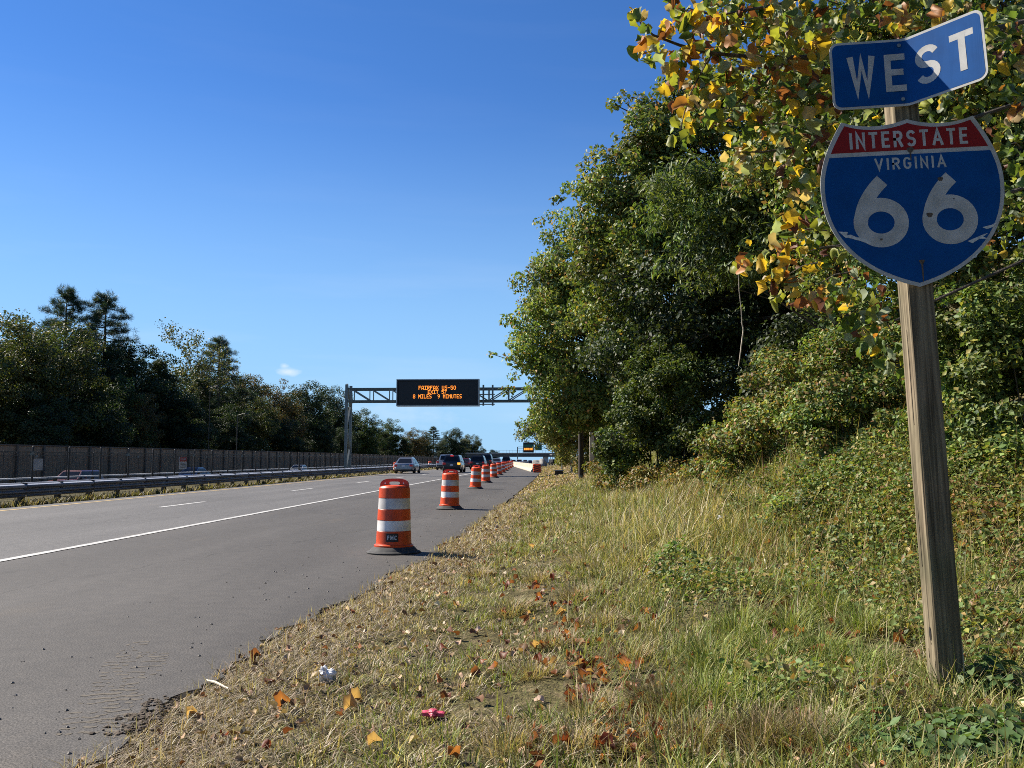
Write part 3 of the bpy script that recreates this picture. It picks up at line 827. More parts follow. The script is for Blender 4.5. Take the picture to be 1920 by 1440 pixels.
F57 = {'F': '11111100001000011110100001000010000', 'A': '01110100011000110001111111000110001', 'I': '11111001000010000100001000010011111', 'R': '11110100011000111110101001001010001',
       'X': '10001100010101000100010101000110001', 'U': '10001100011000110001100011000101110', 'S': '01111100001000001110000010000111110', '-': '00000000000000011111000000000000000',
       '5': '11111100001111000001000011000101110', '0': '01110100011000110001100011000101110', 'E': '11111100001000011110100001000011111', 'T': '11111001000010000100001000010000100',
       '7': '11111000010001000100010000100001000', '8': '01110100011000101110100011000101110', 'M': '10001110111010110101100011000110001', 'L': '10000100001000010000100001000011111',
       '9': '01110100011000101111000010001001100', 'N': '10001110011010110011100011000110001', ' ': '0' * 35}
def led_line(text, cx, zc, h, pitch_x):
    mb = MB(); px_h = h / 7.0; n = len(text); W = n * 6 - 1
    for i, ch in enumerate(text):
        bits = F57[ch].replace(' ', '') if ch != ' ' else F57[ch]
        for r in range(7):
            for c in range(5):
                if bits[r * 5 + c] == '1':
                    x = cx + (i * 6 + 2 + (c - 2) * .93 - (W - 1) / 2) * pitch_x; z = zc + (3 - r) * px_h
                    mb.box((x, -0.0, z), (pitch_x * 0.96, 0.02, px_h * 0.9))
    mb.put('lit_text', MAT_LED, vms, loc=(0, 0.015, 0))
def vx(px): return on_y(px, GY - 0.9) - (xl_ + xr_) / 2
def vz(py): return z_at(820, py, GY - 0.9) - zb_
lh = (vz(722.5) - vz(731.5))
for text, x0, x1, py in (('FAIRFAX US-50', 783.5, 854, 727), ('EXIT 57', 801, 836.5, 735), ('8 MILES  9 MINUTES', 773, 865, 743.2)):
    led_line(text, vx((x0 + x1) / 2), vz(py), lh * 0.82, (vx(x1) - vx(x0)) / (len(text) * 6 - 1))

# ------------------------------------------------------------------ guardrail, fence, walls of the median
MAT_RAIL = M('weathered_guardrail', (0.155, 0.155, 0.158), 0.6, 0.1, var=0.22, scale=3, stretch=(1, 0.3, 1), stain=(0.085, 0.082, 0.08))
MAT_RPOST = M('guardrail_block', (0.05, 0.047, 0.044), 0.85, var=0.3, scale=10)
RX = -15.75
grd = thing('guardrail', 'galvanised W-beam guardrail between the yellow line and the railway fence', 'guardrail', (RX, 0, 0))
prof = [(-.13, .665), (-.10, .668), (.03, .60), (.045, .575), (.04, .53), (-.02, .49), (-.02, .455), (.04, .415), (.04, .38), (-.02, .34), (-.02, .305), (.04, .285), (.03, .26), (-.03, .24)]
prof = [(x, z - .04) for x, z in prof]
SEG = 3.81
def beam_mesh():
    vs = []; n = len(prof)
    for y in (0.0, SEG - 0.03):
        vs += [(x, y, z) for x, z in prof]
    fs = [(i, n + i, n + i + 1, i + 1) for i in range(n - 1)]
    b = len(vs)
    vs += [(x - 0.004, y, z) for (x, y, z) in vs]
    fs += [tuple(reversed([i + b for i in f])) for f in fs[:n - 1]]
    return MB().raw(vs, fs).mesh('rail_beam')
bm_ = beam_mesh()
MAT_SUNLIT_TOP = M('sunlit_galvanised_top', (0.52, 0.54, 0.57), 0.5, 0.1, var=0.15, scale=4)  # sunlit brightness of the rail tops is put into this galvanised colour
cap_ = MB().raw([(-.135, 0.01, .672), (.034, 0.01, .604), (.034, SEG - .06, .604), (-.135, SEG - .06, .672), (-.135, 0.01, .668), (.034, 0.01, .600), (.034, SEG - .06, .600), (-.135, SEG - .06, .668)], [(0, 1, 2, 3), (7, 6, 5, 4), (0, 4, 5, 1), (1, 5, 6, 2), (2, 6, 7, 3), (3, 7, 4, 0)]).mesh('rail_lip')
pm_ = MB().box((-0.14, 0, 0.21), (0.15, 0.16, 0.84), bev=0.012).box((-0.05, 0, 0.46), (0.10, 0.14, 0.34)).mesh('rail_post')
y = 10.0
while y < 260:
    add('rail_beam', bm_, MAT_RAIL, grd, loc=(0, y, float(road_z(y)))); add('rail_lip', cap_, MAT_SUNLIT_TOP, grd, loc=(0, y, float(road_z(y)) - .038))
    for q in (0.0, SEG / 2):
        add('rail_post', pm_, MAT_RPOST, grd, loc=(0, y + q, float(road_z(y))))
    y += SEG

def chain_mat():
    m, n, l, b = new_mat('chain_link_wire')
    tc = n.new('ShaderNodeTexCoord'); sp = n.new('ShaderNodeSeparateXYZ'); l.new(tc.outputs['Object'], sp.inputs[0])
    def mth(op, a, c=None):
        q = n.new('ShaderNodeMath'); q.operation = op
        for i, v in enumerate((a, c)):
            if v is None: continue
            if isinstance(v, (int, float)): q.inputs[i].default_value = v
            else: l.new(v, q.inputs[i])
        return q.outputs[0]
    outs = []
    for op in ('ADD', 'SUBTRACT'):
        f = mth('FRACT', mth('MULTIPLY', mth(op, sp.outputs['Y'], sp.outputs['Z']), 1 / 0.075))
        outs.append(mth('LESS_THAN', f, 0.085))
    wire = mth('MAXIMUM', outs[0], outs[1])
    b.inputs['Base Color'].default_value = (0.022, 0.020, 0.018, 1); b.inputs['Roughness'].default_value = 0.9; b.inputs['Specular IOR Level'].default_value = 0.1
    tr = n.new('ShaderNodeBsdfTransparent'); mx = n.new('ShaderNodeMixShader')
    l.new(wire, mx.inputs[0]); l.new(tr.outputs[0], mx.inputs[1]); l.new(b.outputs[0], mx.inputs[2])
    l.new(mx.outputs[0], n['Material Output'].inputs['Surface'])
    return m
MAT_CHAIN = chain_mat()
MAT_FPOST = M('dark_fence_post', (0.05, 0.046, 0.042), 0.5, 0.4, var=0.5, scale=25)
def fence(label, X, ztop, zbot, ys, rpost, box_every=0):
    t = thing('chain_link_fence', label, 'fence', (X, 0, 0))
    ymax = ys[-1]
    me = bpy.data.meshes.new('wire_mesh')
    me.from_pydata([(0, ys[0], zbot), (0, ymax, zbot), (0, ymax, ztop - 0.22), (0, ys[0], ztop - 0.22)], [], [(0, 1, 2, 3)]); me.update()
    add('wire_mesh', me, MAT_CHAIN, t)
    pm = MB().tube([(0, 0, zbot), (0, 0, ztop - 0.02), (0, 0, ztop)], [rpost, rpost, rpost * 0.5], 8).mesh('fence_post')
    arm = MB().box((0, -0.10, ztop - 0.28), (0.06, 0.16, 0.14)).mesh('junction_box')
    for i, yy in enumerate(ys):
        p = add('fence_post', pm, MAT_FPOST, t, loc=(0.03, yy, 0))
        if box_every and i % box_every == 2: add('junction_box', arm, MAT_STEEL, t, loc=(0.05, yy, 0))
    MB().bar((0.02, ys[0], ztop - 0.23), (0.02, ymax, ztop - 0.23), 0.035).put('top_rail', MAT_FPOST, t)
    MB().bar((0.02, ys[0], zbot + 0.35), (0.02, ymax, zbot + 0.35), 0.03).put('bottom_rail', MAT_FPOST, t)
    return t
FX = -19.3
fy = [on_x(60, FX) + 2.42 * k for k in range(-5, 62)]
fz = z_at(60, 836, on_x(60, FX))
fence('chain-link railway fence with stout dark posts close behind the guardrail', FX, fz, -0.25, fy, 0.04, 3)
fence('fainter second chain-link fence with thin posts beyond the tracks', -29.6, z_at(60, 846, on_x(60, -29.6)), -0.9, [30 + 3.05 * k for k in range(60)], 0.03, 4)
# low rail behind the fence
rl = thing('trackside_rail', 'low trackside guardrail with sunlit top seen through the chain-link fence', 'guardrail', (-21.2, 0, 0))
zr_ = z_at(0, 899, on_x(0, -21.2))
MB().box((0, 140, zr_), (0.24, 260, 0.06)).put('rail_top', MAT_SUNLIT_TOP, rl)  # sunlight on the trackside rail top is painted in by the pale material
rp_ = MB().box((0, 0, (zr_ - 0.9) / 2), (0.1, 0.12, zr_ + 0.9)).mesh('rail_post')
for k in range(60): add('rail_post', rp_, MAT_RPOST, rl, loc=(0, 12 + 3.0 * k, -0.03))

# signs on the railway fence
MAT_BLANK = M('blank_grey_sign', (0.30, 0.30, 0.30), 0.6, var=0.1)
def fence_sign(px0, px1, py0, py1, name, label):
    X = FX + 0.09
    ya, yb = on_x(px0, X), on_x(px1, X)
    r0, r1 = z_at(px0, py0, ya), z_at(px0, py1, ya)
    t = thing(name, label, 'sign', (X, ya, r1))
    return t, yb - ya, r0 - r1
t, L, H_ = fence_sign(63.5, 80.5, 860, 882, 'blank_sign', 'blank grey square sign hung on the railway fence')
MB().box((0, L / 2, H_ / 2), (0.012, L, H_)).put('panel', MAT_BLANK, t)
t, L, H_ = fence_sign(336.5, 350, 857, 880, 'danger_sign', 'small red and white DANGER sign hung on the railway fence')
pn = MB().box((0, L / 2, H_ / 2), (0.012, L, H_)).put('panel', MAT_SIGN_WHITE, t)
MB().box((0.009, L / 2, H_ * 0.81), (0.004, L * 0.98, H_ * 0.36)).put('red_header', MAT_SIGN_RED, pn)
write('DANGER', L * 0.5, H_ * 0.81, H_ * 0.15, 0.2, 0.25, lambda u, v, d: (0.011 + d, u, v), 0.004, MAT_SIGN_WHITE, pn, total=L * 0.72)
for k, q in enumerate((0.50, 0.38, 0.27, 0.16)):
    MB().box((0.008, L / 2, H_ * q), (0.003, L * (0.8 - 0.1 * (k % 2)), H_ * 0.05)).put('text_line', MAT_TAG, pn)

# sound wall
MAT_WALL = M('brown_wall_boards', (0.30, 0.185, 0.105), 0.9, var=0.22, scale=2.5, stretch=(1, 5, 0.4), bump=0.6, bscale=5)
MAT_WPOST = M('dark_wall_post', (0.13, 0.09, 0.06), 0.85, var=0.2)
WX = -43.2
sw = thing('sound_wall', 'long brown sound wall of upright boards beyond the opposite carriageway', 'wall', (WX, 0, 0))
zw = z_at(300, 842, on_x(300, WX))
wp = MB()
for i in range(12): wp.box((0.012 * (i % 2), (i + 0.5) * 3.66 / 12, (zw - 1.0) / 2), (0.12, 3.66 / 12 - 0.015, zw + 1.0))
wp = wp.mesh('wall_panel')
wq = MB().box((0.08, 0, (zw - 0.9) / 2), (0.3, 0.24, zw + 1.1)).mesh('wall_post')
wc = MB().box((0.02, 1.83, zw + 0.04), (0.26, 3.64, 0.10)).mesh('wall_coping')
for k in range(115):
    yy = 20 + 3.66 * k; zz_ = float(road_z(yy))
    add('wall_panel', wp, MAT_WALL, sw, loc=(0, yy, zz_)); add('wall_post', wq, MAT_WPOST, sw, loc=(0, yy, zz_)); add('wall_coping', wc, MAT_WPOST, sw, loc=(0, yy, zz_))

# light poles behind the fence
for (px, pytop, lab, X) in ((443, 778, 'slim grey pole rising over the sound wall in front of the pines', -30.2), (390, 727, 'taller lamp pole with a short arm before the dark pines', -41.8)):
    yy = on_x(px, X); zt = z_at(px, pytop, yy)
    t = thing('lamp_pole', lab, 'lamp pole', (X, yy, -0.9))
    MB().tube([(0, 0, 0), (0, 0, zt + 0.9)], [0.05, 0.03], 8).put('pole', MAT_FPOST, t)
    MB().tube([(0, 0, zt + 0.85), (0.6, -0.2, zt + 1.0), (0.9, -0.3, zt + 1.0)], 0.025, 6).put('arm', MAT_FPOST, t)
    MB().box((1.0, -0.33, zt + 0.98), (0.4, 0.16, 0.08), bev=0.02).put('lamp_head', MAT_FPOST, t)

# ------------------------------------------------------------------ vehicles
MAT_GLASS = M('tinted_glass', (0.010, 0.011, 0.013), 0.12, var=0.1, spec=0.25)
MAT_TYRE = M('tyre_rubber', (0.012, 0.012, 0.012), 0.85, var=0.2)
MAT_RIM = M('alloy_rim', (0.32, 0.32, 0.33), 0.35, 0.8, var=0.1)
MAT_BLACKTRIM = M('black_trim', (0.014, 0.014, 0.015), 0.6, var=0.2)
MAT_TAIL = M('red_lens', (0.42, 0.012, 0.015), 0.25, var=0.1, emit=0.05)
MAT_BRAKE = M('lit_brake_lamp', (1.0, 0.05, 0.04), 0.3, var=0.02, emit=0.6)
MAT_AMBER = M('lit_turn_lamp', (1.0, 0.40, 0.04), 0.3, var=0.02, emit=0.8)
MAT_PLATE = M('number_plate', (0.55, 0.56, 0.6), 0.5, var=0.05)
def paint(name, col, metal=0.35, rough=0.3): return M(name, col, rough, metal, var=0.06, scale=2, spec=0.5, coat=0.6)
PAINT = {'silver': paint('silver_paint', (0.24, 0.26, 0.285), 0.6), 'navy': paint('slate_paint', (0.020, 0.023, 0.030)), 'white': paint('white_paint', (0.5, 0.5, 0.5), 0.0), 'black': paint('black_paint', (0.012, 0.013, 0.016)),
         'maroon': paint('maroon_paint', (0.10, 0.02, 0.025)), 'blue': paint('blue_paint', (0.03, 0.045, 0.10)), 'red': paint('red_paint', (0.10, 0.012, 0.012)), 'grey': paint('grey_paint', (0.10, 0.105, 0.11))}
_wheel = {}
def wheel_meshes(r):
    if r not in _wheel:
        w = 0.11
        _wheel[r] = (MB().lathe([(r * .66, -w), (r * .95, -w), (r, -w * .7), (r, w * .7), (r * .95, w), (r * .66, w)], 20, axis='x', cap=False).mesh('tyre', True, 40),
                     MB().lathe([(r * .67, -w * .8), (r * .3, -w * .6), (r * .1, -w * .75), (r * .1, w * .75), (r * .3, w * .6), (r * .67, w * .8)], 12, axis='x').mesh('rim', True, 30))
    return _wheel[r]
def car(name, label, cat, loc, kind, colour, rz=0.0, L=4.7, W=1.82, H=1.45, lit=None, group=None, plate=True):
    """vehicle heading local +Y, rear at -L/2"""
    t = thing(name, label, cat, loc, rz, group)
    m = PAINT[colour]; hl = L / 2; hw = W / 2
    belt = {'sedan': 0.62, 'suv': 0.60, 'pickup': 0.60}[kind] * H
    gb = 0.21 if kind != 'sedan' else 0.17
    # lower body: stations along the length (y, half width scale, bottom, top)
    if kind == 'sedan':
        st = [(-hl, .86, .40, belt * .86), (-hl + .06, .93, .30, belt * .98), (-hl + .35, .985, gb + .06, belt * 1.03), (-hl + 1.0, 1, gb, belt * 1.04), (0, 1, gb, belt), (hl - 1.3, .99, gb, belt * .97), (hl - .5, .95, gb + .03, belt * .86), (hl - .08, .86, gb + .12, belt * .70), (hl, .75, .40, belt * .58)]
    else:
        st = [(-hl, .90, .46, belt * .90), (-hl + .05, .96, .36, belt), (-hl + .4, .99, gb + .08, belt * 1.01), (-hl + 1.0, 1, gb, belt * 1.01), (0, 1, gb, belt), (hl - 1.3, .99, gb, belt * .98), (hl - .4, .95, gb + .04, belt * .90), (hl - .08, .88, gb + .12, belt * .76), (hl, .78, .42, belt * .60)]
    vs = []; fs = []; K = 12
    for (y, k, zb, zt) in st:
        w = hw * k; hgt = zt - zb
        half = [(w * .80, zb), (w * .95, zb + .10 * hgt), (w, zb + .38 * hgt), (w * .99, zb + .66 * hgt), (w * .945, zb + .93 * hgt), (w * .86, zt)]
        ring = half + [(-x, z) for x, z in reversed(half)]
        vs += [(x, y, z) for x, z in ring]
    n = len(st)
    for i in range(n - 1):
        fs += [(i * K + j, i * K + (j + 1) % K, i * K + K + (j + 1) % K, i * K + K + j) for j in range(K)]
    fs += [tuple(range(K)), tuple(reversed(range((n - 1) * K, n * K)))]
    body = MB().raw(vs, fs).put('body', m, t, smooth=True, angle=32)
    # cabin
    if kind == 'sedan': y0, y1, t0, t1 = -hl + .42, hl - 1.25, -hl + 1.25, hl - 2.15
    elif kind == 'suv': y0, y1, t0, t1 = -hl + .10, hl - 1.15, -hl + .42, hl - 1.95
    else: y0, y1, t0, t1 = -hl + 2.05, hl - 1.45, -hl + 2.2, hl - 2.2
    wb, wt = hw * .90, hw * (.66 if kind == 'sedan' else .72)
    zb, zt = belt * .97, H
    def cab(u, v, s):
        """u along side 0 rear..1 front, v 0 belt..1 roof, s = -1/+1 side"""
        ya = y0 + (t0 - y0) * v; yb = y1 + (t1 - y1) * v
        w = wb + (wt - wb) * v ** 1.25
        return Vector((s * w, ya + (yb - ya) * u, zb + (zt - .05 - zb) * v))
    vv = [0, .35, .7, 1.0]
    vs = []; fs = []
    for v in vv: vs += [cab(0, v, -1), cab(0, v, 1), cab(.5, v, 1), cab(1, v, 1), cab(1, v, -1), cab(.5, v, -1)]
    for i in range(3):
        fs += [(i * 6 + j, i * 6 + (j + 1) % 6, i * 6 + 6 + (j + 1) % 6, i * 6 + 6 + j) for j in range(6)]
    # roof with a little crown
    b = len(vs)
    rp = [cab(0, 1, -1), cab(0, 1, 1), cab(.5, 1, 1), cab(1, 1, 1), cab(1, 1, -1), cab(.5, 1, -1)]
    vs += [Vector((p.x * .84, p.y * .94 + (t0 + t1) / 2 * .06, zt)) for p in rp]
    fs += [(18 + j, 18 + (j + 1) % 6, b + (j + 1) % 6, b + j) for j in range(6)] + [tuple(range(b, b + 6))]
    cabin = MB().raw(vs, fs).put('cabin', m, t, smooth=True, angle=30)
    def pane(pts, off, nm):
        c = sum(pts, Vector()) / len(pts)
        nrm = (pts[1] - pts[0]).cross(pts[2] - pts[0]).normalized()
        if nrm.dot(c - Vector((0, (y0 + y1) / 2, zb))) < 0: nrm = -nrm
        k = len(pts)
        vs = [p + nrm * off for p in pts] + [p - nrm * 0.02 for p in pts]
        MB().raw(vs, [tuple(range(k)), tuple(reversed(range(k, 2 * k)))] + [(i, k + i, k + (i + 1) % k, (i + 1) % k) for i in range(k)]).put(nm, MAT_GLASS, cabin)
    def lerp(a, b, q): return a + (b - a) * q
    def inset_quad(f, ua, ub, va, vb): return [f(ua, va), f(ub, va), f(ub, vb), f(ua, vb)]
    rear = lambda u, v: lerp(cab(0, v, -1), cab(0, v, 1), u)
    front = lambda u, v: lerp(cab(1, v, -1), cab(1, v, 1), u)
    pane(inset_quad(rear, .09, .91, .16 if kind != 'sedan' else .10, .86), 0.012, 'rear_window')
    pane(inset_quad(front, .06, .94, .06, .92), 0.012, 'windscreen')
    for s in (-1, 1):
        f = lambda u, v, s=s: cab(u, v, s)
        pane(inset_quad(f, .10, .47, .10, .84), 0.016, 'side_window'); pane(inset_quad(f, .52, .93, .10, .84), 0.016, 'side_window')
        mb = MB().box((s * (hw + .07), y1 - .75, belt + .10), (.16, .10, .13), bev=0.02); mb.put('mirror', m if colour != 'white' else MAT_BLACKTRIM, t)
    wr = .33 if kind == 'sedan' else .37
    ty, rm = wheel_meshes(wr)
    for s in (-1, 1):
        for yy in (-hl + .98, hl - .92):
            wh = add('wheel', ty, MAT_TYRE, t, loc=(s * (hw - .095), yy, wr)); add('rim', rm, MAT_RIM, wh)
            MB().prism([((wr + .055) * math.cos(a * PI / 9), max(-.10, (wr + .055) * math.sin(a * PI / 9))) for a in range(18)], lambda u, v, d, s=s, yy=yy: (s * (hw - .16 + d), yy + u, wr + v), 0, .156).put('wheel_arch', MAT_BLACKTRIM, t)
    # rear end
    zl = belt * (.80 if kind == 'sedan' else .86)
    for s in (-1, 1):
        nm = MAT_TAIL
        if lit == 'brake': nm = MAT_BRAKE
        if lit == 'turn': nm = MAT_AMBER if s > 0 else MAT_TAIL
        MB().box((s * hw * .76, -hl + .035, zl), (hw * .30, .13, .16 if kind == 'sedan' else .20), bev=0.025).put('tail_lamp', nm, t)
    if lit == 'turn':
        MB().box((0, y0 + (t0 - y0) * .97 - .03, zb + (zt - .05 - zb) * .95), (.30, .06, .05)).put('high_brake_lamp', MAT_BRAKE, t)
    MB().box((0, -hl - .01, .50 if kind != 'sedan' else .46), (W * .84, .12, .16), bev=0.03).put('rear_bumper', m if kind == 'sedan' else MAT_BLACKTRIM, t)
    MB().box((0, -hl + .10, .31), (W * .78, .16, .14), bev=0.02).put('diffuser', MAT_BLACKTRIM, t)
    if plate: MB().box((0, -hl - .012 + .0, belt * .74), (.31, .03, .15)).put('number_plate', MAT_PLATE, t)
    if kind == 'pickup':
        MB().box((0, -hl + .03, belt * .72), (W * .80, .05, belt * .42), bev=0.02).put('shaded_tailgate', PAINT['grey'], t)  # shade on the white truck's rear is put in as grey paint
        bedm = MB().box((0, -hl + 1.05, belt * 1.0 + .012), (W * .72, 1.75, .03)).put('cargo_bed', MAT_BLACKTRIM, t)
    for s in (-1, 1):
        MB().box((s * hw * .62, hl - .07, belt * .62), (.34, .12, .13), bev=0.03).put('headlamp', MAT_PLATE, t)
    return t
def lane_spot(px, X): return (X, on_x(px, X), float(road_z(on_x(px, X))))
LN1, LN2 = -12.55, -9.05
sedan_y = on_ground(764, 888).y
car('silver_sedan', 'silver sedan alone in the left lane beside the median drums', 'car', (on_y(757, sedan_y + 0) , sedan_y + 2.2, 0), 'sedan', 'silver', W=1.85, H=1.47)
suv_y = on_ground(848, 886.5).y
car('dark_suv', 'dark SUV with glowing brake lamp and amber turn signal in the right lane', 'car', (on_y(847, suv_y), suv_y + 2.2, 0), 'suv', 'navy', W=1.86, H=1.70, lit='turn')
car('pickup_truck', 'white pickup truck partly hidden behind the SUV with the amber turn signal', 'truck', (LN1 - 0.25, on_x(833, LN1 - .25) + 2.4, 0), 'pickup', 'white', L=5.5, W=1.98, H=1.86)
car('maroon_car', 'dark maroon car half hidden to the right of the SUV with the turn signal', 'car', (LN1 + .35, on_x(873, LN1 + .35), 0), 'sedan', 'maroon')
car('black_suv', 'black SUV behind the third drum of the taper', 'car', (LN2, on_x(896, LN2) + 1.5, 0), 'suv', 'black', W=1.9, H=1.72)
car('tall_black_van', 'tall dark van just ahead of the black SUV', 'van', (LN2 - .9, on_x(911, LN2 - .9) + 2, 0), 'suv', 'black', L=5.0, W=1.98, H=2.0)
car('pale_sedan', 'pale silver sedan above the fifth drum of the taper', 'car', (LN2, on_x(930, LN2) + 2, 0), 'sedan', 'silver')
car('small_dark_suv', 'small dark SUV in the distance above the drums, left of the concrete barrier', 'car', (LN2, on_x(950, LN2), float(road_z(on_x(950, LN2)))), 'suv', 'black', H=1.75)
for (px, X, kind, colr, lab) in ((974, LN2, 'suv', 'white', 'distant white SUV beyond the barrier, left of the other far traffic'), (985, -8.7, 'sedan', 'silver', 'distant silver car beneath the overpass sign'), (963, LN1, 'suv', 'grey', 'distant grey car in the left lane near the overpass'), (994, -8.6, 'suv', 'blue', 'farthest blue vehicle under the overpass')):
    yy = on_x(px, X); car('distant_car', lab, 'car', (X, yy, float(road_z(yy))), kind, colr, lit=None, plate=False)
# opposite traffic seen through the fence
for (px, X, colr, kind, lab) in ((143, -33.0, 'red', 'suv', 'red vehicle glimpsed through the railway fence, left of the DANGER sign'), (362, -33.0, 'blue', 'sedan', 'blue car glimpsed through the railway fence near the DANGER sign'), (560, -33.2, 'white', 'sedan', 'pale car glimpsed through the railway fence left of the gantry column')):
    car('oncoming_car', lab, 'car', (X, on_x(px, X), -0.9), kind, colr, rz=PI)

# ------------------------------------------------------------------ work zone beyond the drums
MAT_CONC = M('new_concrete', (0.44, 0.38, 0.29), 0.85, var=0.12, scale=2, stain=(0.34, 0.29, 0.22), bump=0.2)
MAT_BLACKSTRIPE = M('black_stripe', (0.02, 0.02, 0.02), 0.6)
a = on_ground(1000.5, 884.5); b = on_ground(961, 873.2)
bar = thing('concrete_barrier', 'pale concrete jersey barrier angling across the shoulder beyond the drums', 'barrier', (a.x, a.y, 0))
jp = [(-.30, 0), (-.30, .08), (-.12, .33), (-.075, .81), (.075, .81), (.12, .33), (.30, .08), (.30, 0)]
dv = Vector((b.x - a.x, b.y - a.y, 0)); Lb = dv.length; dv.normalize()
ang = math.atan2(dv.x, dv.y)
nseg = 20; sl = Lb / nseg
seg = MB().prism(jp, lambda u, v, d: (u, d, v), 0.0, sl - 0.05).mesh('barrier_segment')
for k in range(nseg):
    o = add('barrier_segment', seg, MAT_CONC, bar, loc=tuple(dv * (sl * k))); o.rotation_euler = (0, 0, -ang)
for k in range(30):
    o = add('barrier_segment', seg, MAT_CONC, bar, loc=tuple(dv * Lb + Vector((0.0, sl * k, -0.004 * max(0, a.y + Lb * dv.y + sl * k - 170)))))
s0 = on_ground(1007, 886)
pan = thing('striped_end_marker', 'orange end marker with diagonal dark stripes at the barrier nose', 'marker', (s0.x, s0.y, 0))
MB().box((0, 0, .42), (.74, .66, .84), bev=0.05).put('block', MAT_ORANGE, pan)
for k in range(4):
    z0 = .05 + k * .20
    MB().prism([(-.355, z0), (.355, z0 + .20), (.355, z0 + .28), (-.355, z0 + .08)], lambda u, v, d: (u, -.333 - d, min(v, .80)), 0, .006).put('stripe', MAT_BLACKSTRIPE, pan)
MAT_DIRT = M('pale_dirt_heap', (0.24, 0.225, 0.20), 0.95, var=0.3, scale=2, bump=0.8, bscale=6)
def rock_mesh(name, r, sq, seed, sub=12):
    q = np.random.RandomState(seed); vs = []; fs = []; ph = q.uniform(0, 6, 8)
    for i in range(sub + 1):
        th = PI * i / sub
        for j in range(sub * 2):
            a_ = PI * j / sub
            d = np.array((math.sin(th) * math.cos(a_), math.sin(th) * math.sin(a_), math.cos(th)))
            k = 1 + .18 * math.sin(3.1 * d[0] * 2 + ph[0]) + .13 * math.sin(4.3 * d[1] * 2 + ph[1]) + .09 * math.sin(9 * d[2] + 5 * d[0] + ph[2]) + .05 * math.sin(17 * d[1] + 11 * d[0] + ph[3])
            vs.append(tuple(d * k * r * np.array(sq)))
    K = sub * 2
    for i in range(sub):
        fs += [(i * K + j, i * K + K + j, i * K + K + (j + 1) % K, i * K + (j + 1) % K) for j in range(K)]
    return MB().raw(vs, fs).mesh(name, True, 60)
yy = 150.0
add('dirt_heap', rock_mesh('dirt_heap', 1.2, (1.15, 1.2, .85), 4), MAT_DIRT, loc=(on_y(1013, yy), yy, 0.15), label='pale heap of dirt on the verge beyond the barrier', cat='dirt heap')
yy = 175.0
ex = thing('small_loader', 'small dark loader with a pale roof parked on the far verge', 'loader', (on_y(1038, yy), yy, 0.05), 0.4)
MB().box((0, 0, .75), (1.3, 2.2, .9), bev=0.06).put('chassis', MAT_BLACKTRIM, ex)
cbn = MB()
for sx in (-.5, .5):
    for sy in (-.5, .5): cbn.box((sx, sy, 1.6), (.08, .08, .85))
cbn.put('cab_frame', MAT_BLACKTRIM, ex); MB().box((0, 0, 2.06), (1.2, 1.3, .10), bev=0.02).put('roof', MAT_SIGN_WHITE, ex)
for sx in (-.62, .62):
    for sy in (-.7, .7): add('wheel', wheel_meshes(.37)[0], MAT_TYRE, ex, loc=(sx, sy, .37))

# overpass
MAT_BRIDGE = M('dark_bridge_girder', (0.085, 0.088, 0.085), 0.8, var=0.2, scale=.3)
MAT_BRIDGE_C = M('bridge_concrete', (0.45, 0.44, 0.42), 0.9, var=0.15, scale=.4)
BY = 500.0
br = thing('overpass', 'low dark overpass crossing the highway in the distance', 'bridge', (0, BY, 0))
zt1, zb1 = z_at(1000, 850.2, BY), z_at(1000, 856.6, BY)
x0_, x1_ = on_y(700, BY), on_y(1060, BY)
rz0 = float(road_z(BY))
MB().box(((x0_ + x1_) / 2, 5, (zt1 + zb1) / 2), (x1_ - x0_, 11, zt1 - zb1)).put('girder', MAT_BRIDGE, br)
MB().box(((x0_ + x1_) / 2, -0.8, zt1 + .18), (x1_ - x0_, .35, .4)).put('parapet', MAT_BRIDGE_C, br)
for px in (905, 1023):
    xx = on_y(px, BY); MB().box((xx, 5, (zb1 + rz0) / 2), (3.2 if px > 1000 else 1.6, 9, zb1 - rz0)).put('pier', MAT_BRIDGE_C, br)
rl_ = MB()
for k in range(60): rl_.box((x0_ + (x1_ - x0_) * k / 59, -0.8, zt1 + 1.1), (.1, .1, 1.5))
rl_.box(((x0_ + x1_) / 2, -0.8, zt1 + 1.8), (x1_ - x0_, .08, .08)); rl_.put('railing', MAT_STEEL, br)
# far gantry with guide signs
MAT_GREEN = M('guide_sign_green', (0.006, 0.10, 0.055), 0.4, var=0.12)
QY = 470.0
fg = thing('far_gantry', 'distant gantry in front of the overpass with a green sign and amber message panel', 'gantry', (0, QY, 0))
xg = on_y(970.5, QY); zg = z_at(970, 838, QY)
MB().box((xg, 0, (zg - 3) / 2), (.5, .5, zg + 3)).put('column', MAT_STEEL, fg)
xe = on_y(1045, QY); MB().box((xe, 0, (zg - 2) / 2), (.5, .5, zg + 2)).put('column', MAT_STEEL, fg)
for dz in (0.0, -1.0): MB().bar((xg, 0, zg + dz), (xe, 0, zg + dz), .2).put('chord', MAT_STEEL, fg)
def far_panel(p0, p1, q0, q1, nm, mt, off=-.8):
    xa, xb = on_y(p0, QY), on_y(p1, QY); za, zb = z_at(985, q1, QY), z_at(985, q0, QY)
    return MB().box(((xa + xb) / 2, off, (za + zb) / 2), (xb - xa, .3, zb - za)).put(nm, mt, fg)
far_panel(981, 1001, 829.5, 848.5, 'guide_panel', MAT_VMS); gp = far_panel(982, 1000, 833.5, 839, 'green_panel', MAT_GREEN, -.98)
for (p0, p1) in ((982.5, 985.5), (986.5, 988.5), (989, 991.5), (993, 995), (996, 998.5)): far_panel(p0, p1, 840, 844, 'amber_text', MAT_LED, -.98)
far_panel(1003, 1016, 833, 844, 'green_sign', MAT_GREEN)

